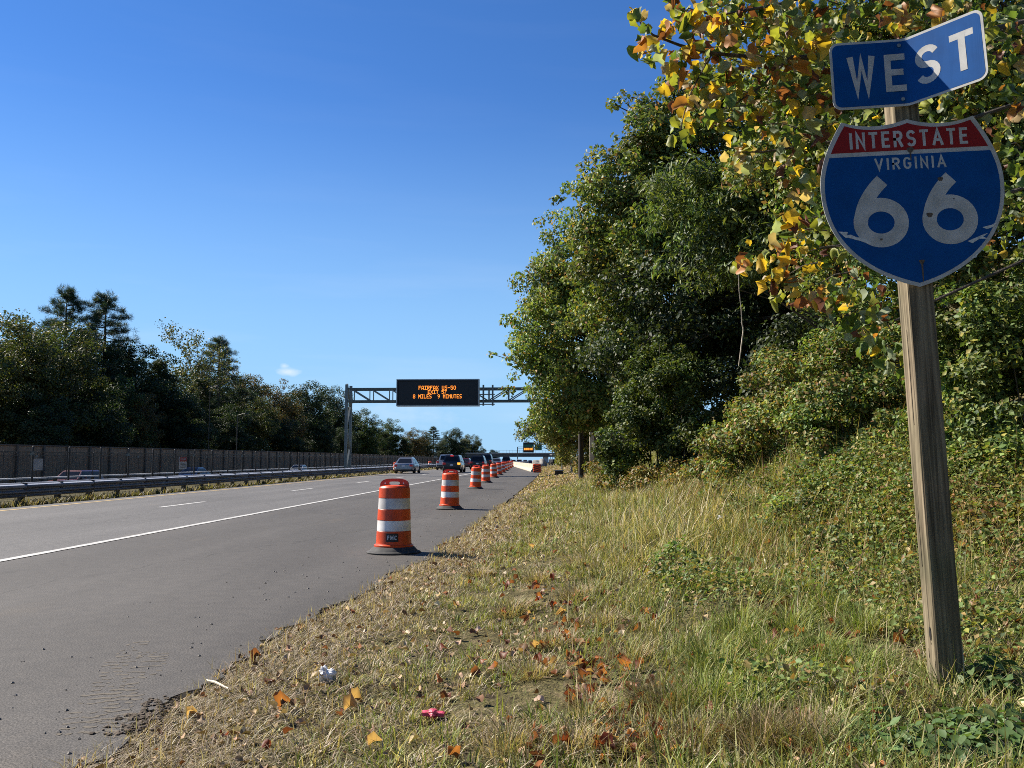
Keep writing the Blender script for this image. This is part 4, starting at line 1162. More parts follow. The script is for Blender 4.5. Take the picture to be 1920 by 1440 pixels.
# ------------------------------------------------------------------ posts at the wood's edge
MAT_CREO = M('creosoted_pole', (0.035, 0.026, 0.020), 0.85, var=0.4, scale=8, stretch=(3, 3, .3), bump=.5, bscale=30)
def gz(x, y): return float(tz(x, y, False))
d_ = 40.0; xx = on_y(1089, d_)
t = thing('timber_pole', 'thick dark creosoted pole rising into the leaves at the edge of the verge', 'pole', (xx, d_, gz(xx, d_) - .1))
MB().tube([(0, 0, -0.3), (0.01, 0, 1.2), (0, 0, 3.0), (-.02, 0, 5.0)], [.125, .12, .115, .105], 12).put('pole', MAT_CREO, t, smooth=True)
MB().box((0.0, -.13, .22), (.14, .03, .10)).put('base_plate', MAT_STEEL, t)
MAT_PLANK = M('pale_plank', (0.62, 0.54, 0.42), 0.8, var=.15)
xx2 = on_y(1090, d_ + .6)
MB().box((0, 0, 0), (.68, .09, .05), Euler((0, .03, .12)).to_matrix()).put('loose_plank', MAT_PLANK, loc=(xx2, d_ + .7, gz(xx2, d_ + .7) + .22), label='pale plank lying behind the foot of the creosoted pole', cat='plank')
MAT_NWALL = M('brown_noise_wall', (0.105, 0.085, 0.065), 0.9, var=.18, scale=1.2, bump=.3)
d_ = 44.0; xw = on_y(1110, d_)
nw = thing('noise_wall', 'end of a brown noise wall showing between the shrubs beside the creosoted pole', 'wall', (xw, d_, gz(xw, d_)))
zt = z_at(1120, 822, d_)
for k in range(4):
    MB().box((.13 + .9 + k * 1.86, 0, (zt - .3) / 2 - gz(xw, d_) / 2), (1.84, .22, zt + .3)).put('wall_panel', MAT_NWALL, nw)
MB().box((0, 0, (zt - .3) / 2 - gz(xw, d_) / 2 + .02), (.22, .34, zt + .36)).put('sunlit_wall_edge', MAT_CONC, nw)  # pale colour stands in for the wall's sunlit left edge
d_ = 88.0; xx = on_y(1053.5, d_)
t = thing('slim_steel_post', 'slim pale steel post standing under the far leaves beyond the gantry column', 'post', (xx, d_, gz(xx, d_) - .2))
MB().tube([(0, 0, 0), (0, 0, 3.4)], .07, 8).put('post', MAT_STEEL, t); MB().tube([(0, 0, 3.38), (0, 0, 3.46)], [.09, .05], 8).put('cap', MAT_STEEL, t)
d_ = 78.0; xx = on_y(1040, d_)
MAT_TIMBER = M('rusty_drain_lid', (0.10, 0.05, 0.025), .8, var=.4)
t = thing('drain_inlet', 'low dark drain inlet box set in the verge beyond the creosoted pole', 'drain', (on_y(1048, 66.), 66., gz(on_y(1048, 66.), 66.)))
MB().box((0, 0, .12), (.62, .6, .34), bev=.02).put('box', MAT_TIMBER, t); MB().box((0, 0, .31), (.72, .7, .05)).put('lid', MAT_CONC, t)

# ------------------------------------------------------------------ litter and mud on the shoulder
MAT_PAPER = M('crumpled_paper', (0.74, 0.73, 0.72), .7, var=.15, scale=30)
MAT_PINK = M('pink_wrapper', (0.55, 0.07, 0.12), .5, var=.25, scale=40)
MAT_REDSCRAP = M('dark_red_scrap', (0.20, 0.012, 0.03), .4, var=.35, scale=30)
def gspot(px, py):
    r = ray(px, py); t = 3.0
    for _ in range(60):
        p = Vector((0, 0, CAM_H)) + r * t
        e = p.z - float(tz(p.x, p.y))
        if abs(e) < .002: break
        t += e / max(.12, -r.z + .12)
    return p
for (nm, px, py, r, sq, mt, lab, sd) in (('crumpled_paper', 611, 1273, .052, (1, .8, .85), MAT_PAPER, 'crumpled white paper lying in the dry grass near the shoulder', 3), ('pink_wrapper', 812, 1346, .048, (1.1, .8, .4), MAT_PINK, 'small pink wrapper lying in the short grass', 5),
                                         ('pale_scrap', 1357, 977, .07, (1, .7, .7), MAT_PAPER, 'small pale scrap caught in the tall dry grass below the shrubs', 6), ('red_scrap', 1908, 925, .10, (1, .8, .8), MAT_REDSCRAP, 'dark red scrap at the frame edge among the vines', 7)):
    g = gspot(px, py + 6)
    me = rock_mesh(nm, r, sq, sd, 14); q = np.random.RandomState(sd); fq = q.normal(size=(5, 3)) * 2.2 / r; fp = q.uniform(0, 6, 5)
    for v in me.vertices: v.co *= .86 + .10 * sum(abs(math.sin(float(np.dot(fq[i], v.co)) + fp[i])) for i in range(5)) / 2
    for pg in me.polygons: pg.use_smooth = False
    add(nm, me, mt, loc=(g.x, g.y, g.z + r * (.8 if nm != 'red_scrap' else 3.2)), label=lab, cat='litter')
MAT_MUD = M('dried_mud', (0.085, 0.064, 0.045), .95, var=.35, scale=20, bump=.9, bscale=50)
MAT_TREAD = M('tracked_dirt', (0.108, 0.092, 0.071), .95, var=.2, scale=30)
# mud thrown up where a wheel left the pavement
rm_ = np.random.RandomState(11)
g0, g1 = on_ground(178, 1378), on_ground(262, 1312)
mb = MB()
for k in range(110):
    q = k / 110; c = g0.lerp(g1, q) + Vector((.13 + rm_.normal(0, .06), rm_.normal(0, .05), 0))
    s = rm_.uniform(.005, .019) * (1.2 - abs(q - .5))
    me = rock_mesh('m', s, (1.3, 1.2, .45), 20 + k, 4)
    mb.raw([Vector(v.co) + c + Vector((0, 0, .004)) for v in me.vertices], [tuple(p.vertices) for p in me.polygons]); bpy.data.meshes.remove(me)
mb.put('mud_clods', MAT_MUD, shoulder, kind='stuff')
mb = MB()
ga, gb_ = on_ground(140, 1375), on_ground(262, 1195); gc, gd = on_ground(190, 1372), on_ground(300, 1218)
for (s, e) in ((ga, gb_), (gc, gd)):
    n = 26
    for k in range(n):
        q = k / n; c = s.lerp(e, q); w = .16 + .06 * rm_.rand(); th = .009 + .012 * rm_.rand()
        if rm_.rand() < .12: continue
        segs = 7
        pts = []
        for i in range(segs + 1):
            u = i / segs - .5
            pts.append((c.x + u * w + .012 * rm_.randn() * .3, c.y + .05 * u + .012 * math.sin(u * 9 + k) + rm_.normal(0, .003)))
        for i in range(segs):
            if rm_.rand() < .22 + .35 * q: continue
            (xa, ya), (xb, yb) = pts[i], pts[i + 1]
            z = .0012 + .0006 * rm_.rand()
            mb.raw([(xa, ya - th * rm_.uniform(.6, 1.2), z), (xb, yb - th * rm_.uniform(.6, 1.2), z), (xb, yb + th * .8, z), (xa, ya + th * .8, z)], [(0, 1, 2, 3)])
mb.put('tread_marks', MAT_TREAD, shoulder, kind='stuff')
# loose stones and crumbs on the shoulder
V = []; mb = MB()
stone = [(1, 0, 0), (0, 1, 0), (-1, 0, 0), (0, -1, 0), (0, 0, .8), (0, 0, -.4)]
sf = [(0, 1, 4), (1, 2, 4), (2, 3, 4), (3, 0, 4), (1, 0, 5), (2, 1, 5), (3, 2, 5), (0, 3, 5)]
for k in range(300):
    y_ = 3.5 + 34 * rm_.rand() ** 1.6; e_ = float(edge_x(y_)); x_ = e_ - abs(rm_.normal(0, 1.0)) - .03
    if x_ < -7: continue
    s = rm_.uniform(.003, .011) * (1 + y_ / 25)
    a_ = rm_.uniform(0, 6); cs, sn = math.cos(a_), math.sin(a_)
    mb.raw([(x_ + s * (v[0] * cs - v[1] * sn) * 1.2, y_ + s * (v[0] * sn + v[1] * cs), s * v[2] + .003) for v in stone], sf)
MAT_STONE = M('loose_stones', (0.20, 0.18, 0.155), .9, var=.5, scale=4)
mb.put('loose_stones', MAT_STONE, shoulder, kind='stuff')

# ------------------------------------------------------------------ foliage tools
T_LEAF = (np.array([(0, 0, 0), (.34, .45, .10), (0, 1, -.06), (-.34, .45, .10)]), np.array([(0, 1, 2), (0, 2, 3)]))
T_NARROW = (np.array([(0, 0, 0), (.13, .42, .03), (0, 1, -.08), (-.13, .42, .03)]), np.array([(0, 1, 2), (0, 2, 3)]))
T_NEEDLE = (np.array([(-.035, 0, 0), (.035, 0, 0), (0, 1, -.05)]), np.array([(0, 1, 2)]))
def lobed(seed, curl):
    """broad four-lobed leaf, folded and curled"""
    q = np.random.RandomState(seed)
    o = np.array([(0, .02), (.20, .0), (.46, .10), (.44, .33), (.50, .60), (.36, .74), (.19, .96), (0, .88), (-.19, .96), (-.36, .74), (-.50, .60), (-.44, .33), (-.46, .10), (-.20, .0)])
    o = o * q.uniform(.88, 1.12, o.shape); c = np.array([(0, .42)])
    p = np.concatenate([c, o]); x, y = p[:, 0], p[:, 1] - .4
    z = curl * (1.1 * np.abs(x) ** 1.3 - .9 * y * y) + .06 * q.uniform(-1, 1, len(p)) * (1 + curl)
    V = np.stack([p[:, 0] * (1 - .25 * abs(curl)), p[:, 1], z], -1); n = len(o)
    return V, np.array([(0, 1 + i, 1 + (i + 1) % n) for i in range(n)])
def unit(a): return a / np.maximum(np.linalg.norm(a, axis=-1, keepdims=True), 1e-9)
def leafcloud(rg, pos, nrm, size, tm, col, tang=None):
    tv, tf = tm; N = len(pos); k = len(tv)
    n = unit(nrm); t = rg.normal(size=(N, 3)) if tang is None else tang
    t = unit(t - n * (t * n).sum(-1, keepdims=True)); b = np.cross(n, t)
    V = pos[:, None, :] + size[:, None, None] * (tv[None, :, 0:1] * b[:, None, :] + tv[None, :, 1:2] * t[:, None, :] + tv[None, :, 2:3] * n[:, None, :])
    F = (np.arange(N) * k)[:, None, None] + tf[None]
    return V.reshape(-1, 3), F.reshape(-1, tf.shape[1]), np.repeat(col, k, axis=0)
def pick(rg, pal, N, jit=.22):
    w = np.array([p[0] for p in pal], float); c = np.array([p[1] for p in pal])
    i = rg.choice(len(pal), N, p=w / w.sum())
    return np.clip(c[i] * (1 + rg.uniform(-jit, jit, (N, 1))) * (1 + rg.uniform(-.08, .08, (N, 3))), .004, .9)
def clumps(rg, blobs, n, shell=.28):
    """points through the blobs' volume, thicker towards the outside"""
    vol = np.array([b[1][0] * b[1][1] * b[1][2] for b in blobs]) ** (2 / 3.)
    idx = rg.choice(len(blobs), n, p=vol / vol.sum())
    d = unit(rg.normal(size=(n, 3))); u = rg.rand(n) ** shell
    u = u * (1 + .26 * np.sin(d[:, 0] * 5 + idx) * np.sin(d[:, 1] * 6 + 2 * idx) * np.sin(d[:, 2] * 5))
    C = np.array([blobs[i][0] for i in idx]); R = np.array([blobs[i][1] for i in idx])
    return C + d * u[:, None] * R, d
def foliage(rg, cl, dirs, csz, nleaf, lsize, tm, pal, up=.5, droop=0.0, tint=.25):
    """leaves gathered in clumps; each clump leans to its own shade of the palette"""
    n = len(cl); i = rg.choice(n, nleaf, p=csz ** 2 / (csz ** 2).sum())
    d = unit(rg.normal(size=(nleaf, 3))); r = rg.rand(nleaf) ** .3
    pos = cl[i] + d * (r * csz[i])[:, None] * np.array([1, 1, .72])
    nrm = .55 * d + .5 * dirs[i] + np.array([0, 0, up]) + .75 * rg.normal(size=(nleaf, 3))
    tang = None
    if droop: tang = rg.normal(size=(nleaf, 3)) * .6 + np.array([0, 0, -droop])
    sz = lsize * rg.uniform(.6, 1.35, nleaf)
    cj = (1 + rg.uniform(-tint, tint, (n, 1))) * (1 + rg.uniform(-.06, .06, (n, 3)))
    return leafcloud(rg, pos, nrm, sz, tm, np.clip(pick(rg, pal, nleaf) * cj[i], .004, .9), tang)
MAT_LEAF = leaf_mat('green_leaf', .30, .55, .30)
MAT_LEAF_SHINY = leaf_mat('glossy_leaf', .28, .55, .28)
MAT_LEAF_AUTUMN = leaf_mat('autumn_leaf', .42, .5, .3)
MAT_BARK = M('tree_bark', (0.085, 0.068, 0.052), .95, var=.45, scale=9, stretch=(2, 2, .4), bump=.9, bscale=25)
MAT_TWIG = M('grey_twig', (0.13, 0.105, 0.08), .9, var=.3, scale=12)
def limb_path(rg, a, b, sag=.12, n=5):
    a, b = np.array(a, float), np.array(b, float); L = np.linalg.norm(b - a); out = []
    off = rg.normal(size=3) * L * .06
    for i in range(n + 1):
        t = i / n; p = a + (b - a) * t; p = p + off * math.sin(PI * t); p[2] += L * sag * math.sin(PI * t) * (1 if i else 0)
        out.append(tuple(p))
    return out
def trunk_and_limbs(rg, root, top, r0, cl, nl, tips=True, lean_=(0, 0), limb_r=.05):
    H = top
    pts = [(0, 0, -.4)]; n = 7
    for i in range(n + 1):
        t = i / n; pts.append((lean_[0] * t + .12 * r0 * rg.normal() * i ** .5, lean_[1] * t + .12 * r0 * rg.normal() * i ** .5, H * t))
    rad = [r0 * 1.35] + [r0 * (1.1 - .95 * (i / n)) for i in range(n + 1)]
    MB().tube(pts, rad, 10).put('trunk', MAT_BARK, root, smooth=True, angle=60)
    P_ = np.array(pts[1:]); mb = MB()
    for c in cl[rg.choice(len(cl), min(nl, len(cl)), replace=False)]:
        zt = np.clip(c[2] - (.35 + .3 * rg.rand()) * np.hypot(c[0], c[1]), H * .12, H * .95)
        k = zt / H * n; i = int(min(k, n - 1)); a = P_[i] + (P_[i + 1] - P_[i]) * (k - i)
        L = np.linalg.norm(c - a)
        pth = limb_path(rg, a, c, .10, 5)
        rr = limb_r * min(1.6, .5 + L / 5)
        mb.tube(pth, [rr * (1 - .85 * j / 5) for j in range(6)], 5, cap=False)
    mb.put('limbs', MAT_BARK, root)
def tree(name, label, base, blobs, ncl, csize, nleaf, lsize, pal, top, r0, tm=T_LEAF, mat=None, nl=40, seed=1, group=None, up=.5, droop=0., shell=.28, tint=.25, cat='tree', lean_=(0, 0), limb_r=.05, sprig=.0):
    """blobs are given in the tree's own coordinates (foot of the trunk at the origin)"""
    rg = np.random.RandomState(seed)
    root = thing(name, label, cat, base, 0, group)
    cl, d = clumps(rg, blobs, ncl, shell)
    cs = csize * rg.uniform(.55, 1.3, ncl)
    if sprig:
        ns = int(ncl * sprig); c2, d2 = clumps(rg, [(b[0], tuple(r * 1.0 + .35 * csize for r in b[1])) for b in blobs], ns, .02)
        c2 = c2 + d2 * csize * rg.uniform(-.1, .75, (ns, 1)); c2[:, 2] += csize * rg.uniform(-.3, .5, ns)
        cl = np.concatenate([cl, c2]); d = np.concatenate([d, d2]); cs = np.concatenate([cs, csize * rg.uniform(.25, .55, ns)])
    V, F, C = foliage(rg, cl, d, cs, nleaf, lsize, tm, pal, up, droop, tint)
    add('crown', np_mesh('crown', V, F, C), mat or MAT_LEAF, root)
    trunk_and_limbs(rg, root, top, r0, cl, nl, lean_=lean_, limb_r=limb_r)
    return root
def pine(name, label, base, H, spread, seed, pal, nb=60, gap=.25, group=None):
    rg = np.random.RandomState(seed); root = thing(name, label, 'tree', base, 0, group)
    pos = []; tg = []; mb = MB()
    for k in range(nb):
        t = gap + (1 - gap) * (k / nb) ** .9; z = H * t
        L = spread * (1.02 - t) ** .7 * rg.uniform(.55, 1.15) + .3; a = k * 2.4 + rg.normal() * .4
        e = np.array([math.cos(a) * L, math.sin(a) * L, z + L * rg.uniform(-.10, .28)])
        pth = limb_path(rg, (0, 0, z), e, -.04, 4); mb.tube(pth, [.05, .045, .035, .025, .012], 4, cap=False)
        nt = int(8 + L * 5.0)
        for j in range(nt):
            u = .25 + .75 * rg.rand() ** .7; p = np.array([0, 0, z]) * (1 - u) + e * u
            pos.append(p + np.array([rg.normal() * .30 * L / 3, rg.normal() * .30 * L / 3, rg.normal() * .12 + .06])); tg.append((e - np.array([0, 0, z])) / L)
    for j in range(26): pos.append(np.array([rg.normal() * .25, rg.normal() * .25, H * rg.uniform(.93, 1.02)])); tg.append(np.array([0, 0, 1.]))
    pos = np.array(pos); tg = np.array(tg); NN = 30
    P_ = np.repeat(pos, NN, 0) + rg.normal(size=(len(pos) * NN, 3)) * .10; T_ = np.repeat(tg, NN, 0) * .5 + rg.normal(size=(len(pos) * NN, 3)) * .7 + np.array([0, 0, .35])
    V, F, C = leafcloud(rg, P_, rg.normal(size=P_.shape), rg.uniform(.28, .5, len(P_)), T_NEEDLE, np.repeat(pick(rg, pal, len(pos), .3), NN, 0), T_)
    add('crown', np_mesh('crown', V, F, C), MAT_LEAF, root)
    MB().tube([(0, 0, -.4), (.05, 0, H * .4), (0, .05, H * .75), (0, 0, H)], [.30, .22, .12, .03], 8).put('trunk', MAT_BARK, root, smooth=True)
    mb.put('limbs', MAT_BARK, root)
    return root
def bare_tree(name, label, base, H, seed, pal, nleaf=4200, spread=.62, lean_=.1, group=None):
    rg = np.random.RandomState(seed); root = thing(name, label, 'tree', base, 0, group); mb = MB(); tips = []
    def grow(p, d, L, r, lev):
        pts = [p]; q = p.copy(); dd = d.copy(); n = 4
        for i in range(n):
            dd = unit(dd + rg.normal(size=3) * .16 + np.array([0, 0, .05])); q = q + dd * L / n; pts.append(q.copy())
        mb.tube([tuple(x) for x in pts], [r * (1 - .5 * i / n) for i in range(n + 1)], 6 if lev < 2 else 4, cap=False)
        if lev >= 2: tips.extend(pts[2:])
        if lev < 5:
            for k in range(3 if lev < 4 else 2):
                nd = unit(dd + rg.normal(size=3) * spread); grow(pts[rg.randint(2, n + 1)], nd, L * rg.uniform(.55, .8), r * .52, lev + 1)
    grow(np.zeros(3), unit(np.array([lean_, 0, 1.])), H * .42, .22, 0)
    mb.put('trunk', MAT_TWIG, root)
    tp = np.array(tips); i = rg.choice(len(tp), nleaf)
    V, F, C = leafcloud(rg, tp[i] + rg.normal(size=(nleaf, 3)) * .22, rg.normal(size=(nleaf, 3)) + [0, 0, .6], rg.uniform(.14, .30, nleaf), T_LEAF, pick(rg, pal, nleaf))
    add('crown', np_mesh('crown', V, F, C), MAT_LEAF, root)
    return root

# ------------------------------------------------------------------ trees beyond the sound wall
PAL_OLIVE = [(4, (.060, .070, .020)), (3, (.085, .085, .024)), (2, (.045, .058, .018)), (1.2, (.13, .10, .03))]
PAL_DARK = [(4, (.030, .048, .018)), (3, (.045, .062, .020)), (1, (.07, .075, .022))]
PAL_RUST = [(3, (.085, .075, .024)), (2.5, (.13, .075, .024)), (1.5, (.17, .085, .022)), (2, (.055, .062, .02))]
PAL_PINE = [(3, (.020, .040, .022)), (2, (.030, .052, .024)), (1, (.045, .060, .024))]
PAL_GREEN = [(4, (.055, .085, .020)), (3, (.085, .115, .026)), (1, (.12, .13, .03)), (1.5, (.035, .055, .016))]
def _b0(p, k): return [(w, tuple(c_ * k for c_ in c)) for w, c in p]
def _d(p): return [(w, (c[0] * .66, c[1] * .76, c[2] * .8)) for w, c in p]
PAL_OLIVE, PAL_RUST, PAL_GREEN_L, PAL_DARK_L = _b0(_d(PAL_OLIVE), 1.2), _b0(_d(PAL_RUST), 1.2), _d(PAL_GREEN), _d(PAL_DARK)
def deciduous_proto(seed, pal, shape):
    H = 15.0
    if shape == 0: bl = [((0, 0, 10), (4.6, 4.6, 4.4)), ((1.8, -1, 7), (3.6, 3.6, 3.4)), ((-2.0, .5, 7.5), (3.4, 3.6, 3.2)), ((.4, .3, 4.2), (3.6, 3.6, 3.0))]
    elif shape == 1: bl = [((0, 0, 11), (3.4, 3.4, 4.0)), ((-1.6, 1, 7.5), (3.2, 3.2, 3.4)), ((1.7, -1, 6.5), (3.2, 3.2, 3.2)), ((0, 0, 3.6), (3.0, 3.0, 2.8))]
    else: bl = [((0, 0, 8.5), (3.8, 3.8, 6.2)), ((0, 0, 4.2), (3.8, 3.8, 3.6))]
    return dict(blobs=bl, ncl=240, csize=1.0, nleaf=36000, lsize=.225, pal=pal, top=12.5, r0=.28, nl=34, seed=seed)
_protos = {}
def place_tree(kind, label, px, X, pytop, group=None, name=None, wide=1.0, rz=None, seed=0):
    """copy of a tree kind whose top reaches the picture height pytop"""
    Y = on_x(px, X); zb = -0.75 + float(road_z(Y)); Ht = z_at(px, pytop, Y) - zb
    H0, nm = {'olive': (14.6, 'broadleaf_tree'), 'dark': (15.2, 'broadleaf_tree'), 'rust': (14.8, 'broadleaf_tree'), 'green': (14.6, 'broadleaf_tree'), 'pine': (18.0, 'pine_tree'), 'pine2': (18.0, 'pine_tree'), 'spruce': (15.0, 'conifer'), 'bare': (18.0, 'thin_tree')}[kind]
    if kind not in _protos:
        b0 = (0, 0, 0)
        if kind in ('olive', 'dark', 'rust', 'green'):
            k = {'olive': (21, PAL_OLIVE, 0), 'dark': (22, PAL_DARK_L, 1), 'rust': (23, PAL_RUST, 0), 'green': (24, PAL_GREEN_L, 1)}[kind]
            _protos[kind] = tree(nm, label, b0, **deciduous_proto(*k))
        elif kind == 'pine': _protos[kind] = pine(nm, label, b0, 18, 6.6, 31, PAL_PINE, 84, .18)
        elif kind == 'pine2': _protos[kind] = pine(nm, label, b0, 18, 5.6, 33, PAL_PINE, 76, .20)
        elif kind == 'spruce': _protos[kind] = pine(nm, label, b0, 15, 4.2, 35, PAL_DARK, 110, .05)
        elif kind == 'bare': _protos[kind] = bare_tree(nm, label, b0, 18, 37, PAL_OLIVE + [(2, (.15, .13, .04))])
        t = _protos[kind]
    else: t = copy_tree(_protos[kind])
    H0 = max(v[2] for ch in bpy.data.objects if ch.parent == _protos[kind] for v in ch.bound_box)
    s = Ht / H0
    t.location = (X, Y, zb); t.scale = (s * wide, s * wide, s); t.rotation_euler = (0, 0, rz if rz is not None else (px * .37) % 6.28)
    t['label'] = label
    if group: t['group'] = group
    return t
LG = 'trees standing behind the sound wall'
for (kind, px, X, py, wide, lab) in (
    ('bare', 32, -62, 548, 1.1, 'thin pale-leaved tree at the far left edge above the olive tree'),
    ('olive', 85, -51, 590, 1.05, 'large rounded olive-green tree, leftmost of the near row behind the sound wall'),
    ('olive', -40, -52, 580, 1.1, 'olive tree cut by the left frame edge'),
    ('pine', 112, -60, 528, 1.0, 'tall dark pine rising behind the rounded olive tree'),
    ('pine', 187, -56, 540, 1.1, 'tall pine with layered branches, right of the rounded olive tree'),
    ('dark', 250, -53, 636, 1.1, 'dark leafy tree right below the layered pine'),
    ('green', 225, -49.5, 700, .9, 'bright-tipped green tree low in front of the layered pine'),
    ('bare', 335, -53, 590, 1.0, 'half-bare crooked tree standing above the skyline between two pines'),
    ('rust', 250, -48.5, 725, .9, 'small rusty-leaved tree low over the sound wall below the pines'),
    ('spruce', 292, -51, 668, 1.2, 'dense dark conifer left of the half-bare tree'),
    ('pine2', 405, -54, 626, 1.3, 'dark pine right of the half-bare tree'),
    ('spruce', 372, -49.5, 705, 1.3, 'dense low conifer in front of the half-bare tree'),
    ('rust', 452, -56, 690, .8, 'yellow-tipped tree peeking out right of the dark pine'),
    ('rust', 512, -53, 708, 1.0, 'rust-topped oak midway along the left skyline'),
    ('dark', 575, -52, 712, 1.15, 'full dark oak left of the gantry column'),
    ('olive', 470, -50, 740, 1.0, 'olive tree low in front of the rust-topped oak'),
    ('dark', 625, -55, 722, 1.0, 'dark tree directly behind the gantry column'),
    ('green', 684, -52, 764, 1.2, 'green oak just right of the gantry column'),
    ('green', 733, -53, 783, 1.25, 'second green tree right of the gantry column, below the message sign'),
    ('spruce', 718, -49, 808, 1.6, 'dark conifer below the message sign edge'),
    ('rust', 778, -54, 801, 1.3, 'rust-brown tree below the message sign'),
    ('spruce', 757, -48.5, 822, 1.5, 'small dark conifer left of the rust-brown tree'),
    ('pine2', 812, -56, 798, 1.5, 'evergreen with a pointed top right of the rust-brown tree'),
    ('dark', 850, -54, 800, 1.1, 'dark round-topped tree above the distant traffic'),
    ('olive', 884, -52, 813, 1.0, 'pale olive tree, last large one before the overpass'),
    ('dark', 905, -55, 838, .9, 'low far tree touching the left end of the overpass')):
    place_tree(kind, lab, px, X, py, LG, wide=wide)
for k, (px, X, py, kind) in enumerate(((20, -58, 615, 'dark'), (150, -57, 625, 'dark'), (60, -47.5, 720, 'dark'), (165, -48, 725, 'dark'), (300, -57, 700, 'dark'), (340, -48, 735, 'dark'), (365, -59, 700, 'dark'), (430, -58, 700, 'dark'), (430, -48, 755, 'dark'), (540, -57, 735, 'dark'), (530, -48, 780, 'dark'), (600, -48, 785, 'dark'), (650, -57, 775, 'dark'), (705, -58, 795, 'dark'), (640, -49, 800, 'dark'), (795, -58, 815, 'dark'), (830, -49, 825, 'dark'), (868, -58, 820, 'dark'))):
    place_tree(kind, 'dense dark tree filling the row behind the sound wall', px, X, py, 'dense dark fill trees behind the sound wall', wide=1.25)
# far trees past the overpass
for (px, X, py, kind, lab) in ((925, -40, 842, 'dark', 'tiny tree right behind the overpass railing'), (1060, 22, 815, 'green', 'far green tree at the end of the right-hand wood')):
    Y = 560.0 if px < 1000 else 330.0
    place_tree(kind, lab, px, on_y(px, Y), py, 'far trees near the overpass', wide=1.4)

# ------------------------------------------------------------------ wood on the right bank
def _b(p, k): return [(w, tuple(min(.8, c * k) for c in q)) for w, q in p]
PAL_R1 = [(4, (.070, .090, .022)), (3, (.110, .120, .030)), (1.4, (.17, .15, .04)), (2, (.045, .060, .016)), (.5, (.20, .10, .03))]
PAL_R2 = [(4, (.060, .085, .020)), (3, (.095, .112, .026)), (1.2, (.16, .13, .03)), (2, (.038, .056, .016)), (.4, (.17, .09, .03))]
PAL_VINE = [(4, (.075, .105, .024)), (3, (.12, .14, .032)), (1.2, (.19, .17, .04)), (2, (.045, .065, .018)), (.9, (.17, .10, .035))]
PAL_BROWN = [(3, (.12, .115, .030)), (2.5, (.17, .13, .04)), (1.5, (.20, .11, .04)), (2.2, (.075, .09, .022)), (.6, (.26, .14, .06))]
PAL_FERN = [(4, (.050, .078, .028)), (3, (.080, .105, .034)), (1, (.035, .052, .02))]
PAL_R1, PAL_R2, PAL_VINE, PAL_BROWN, PAL_FERN = [(w, (c[0] * .88, c[1], c[2])) for w, c in _b(PAL_R1, 1.85)], _b(PAL_R2, 1.7), [(w, (c[0] * .92, c[1] * 1.0, c[2] * 1.05)) for w, c in _b(PAL_VINE, 1.5)] + [(1.0, (.26, .22, .06)), (.5, (.22, .12, .05))], _b(PAL_BROWN, 1.35), _b(PAL_FERN, 1.2)
def wblobs(base, lst):
    """picture position + depth + radii (metres) -> blobs in the tree's own coordinates"""
    out = []
    for (px, py, d, rx, ry, rz) in lst:
        p = P(px, py, d) - Vector(base); out.append((tuple(p), (rx, ry, rz)))
    return out
def rtree(name, label, foot, lst, **kw):
    base = (foot[0], foot[1], gz(foot[0], foot[1]))
    return tree(name, label, base, wblobs(base, lst), **kw)
rtree('overhanging_tree', 'tall olive-green tree leaning out over the verge, hiding the gantry end', (5.2, 38), [
    (1075, 700, 37, 2.4, 2.6, 2.6), (1030, 700, 36, 1.1, 1.6, 2.0), (1060, 600, 36, 1.9, 2.4, 2.4), (1110, 500, 36, 2.6, 2.8, 2.6), (1010, 640, 36, .9, 1.3, 1.2), (1140, 640, 37, 2.8, 3, 3.6), (1070, 765, 37, 2.0, 2, 1.1), (1030, 545, 36, 1.1, 1.6, 1.2),
    (1120, 420, 36, 1.6, 2.0, 1.4), (1180, 560, 38, 2.6, 3, 3.4), (972, 655, 36, .35, .6, .4)],
    ncl=250, csize=.70, nleaf=76000, lsize=.145, pal=PAL_R1, top=10.5, r0=.26, nl=90, seed=41, sprig=.7, up=.35, droop=.5, tm=T_LEAF, tint=.3, lean_=(-1.6, 0))
rtree('tall_wood_tree', 'tallest dark leafy tree of the wood, its crown against the sky left of the plaque', (6.4, 26), [
    (1205, 325, 24, 1.2, 2.0, 2.0), (1265, 255, 24, 1.2, 2.0, 1.4), (1160, 400, 24, 1.3, 2.0, 1.5), (1250, 430, 24, 2.0, 2.2, 2.6), (1340, 330, 24, 2.0, 2.4, 2.8), (1230, 560, 24.5, 2.0, 2.4, 1.8), (1140, 560, 25, 1.0, 1.8, 1.6), (1130, 480, 25, .9, 1.6, 1.0), (1420, 460, 25, 2.2, 2.4, 2.6), (1330, 215, 24, 1.6, 2, 1.1)],
    ncl=260, csize=.54, nleaf=84000, lsize=.12, pal=PAL_R2, top=10.8, r0=.24, nl=80, seed=42, sprig=.7, up=.4, tint=.3)
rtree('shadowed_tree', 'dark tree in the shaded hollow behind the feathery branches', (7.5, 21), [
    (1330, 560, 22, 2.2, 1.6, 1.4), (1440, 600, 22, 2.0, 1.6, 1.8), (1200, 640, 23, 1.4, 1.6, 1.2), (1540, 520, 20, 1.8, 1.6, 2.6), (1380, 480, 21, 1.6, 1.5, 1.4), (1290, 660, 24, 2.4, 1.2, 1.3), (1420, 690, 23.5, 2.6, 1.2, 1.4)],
    ncl=240, csize=.55, nleaf=46000, lsize=.115, pal=PAL_DARK, top=7.5, r0=.2, nl=70, seed=43, droop=.3)
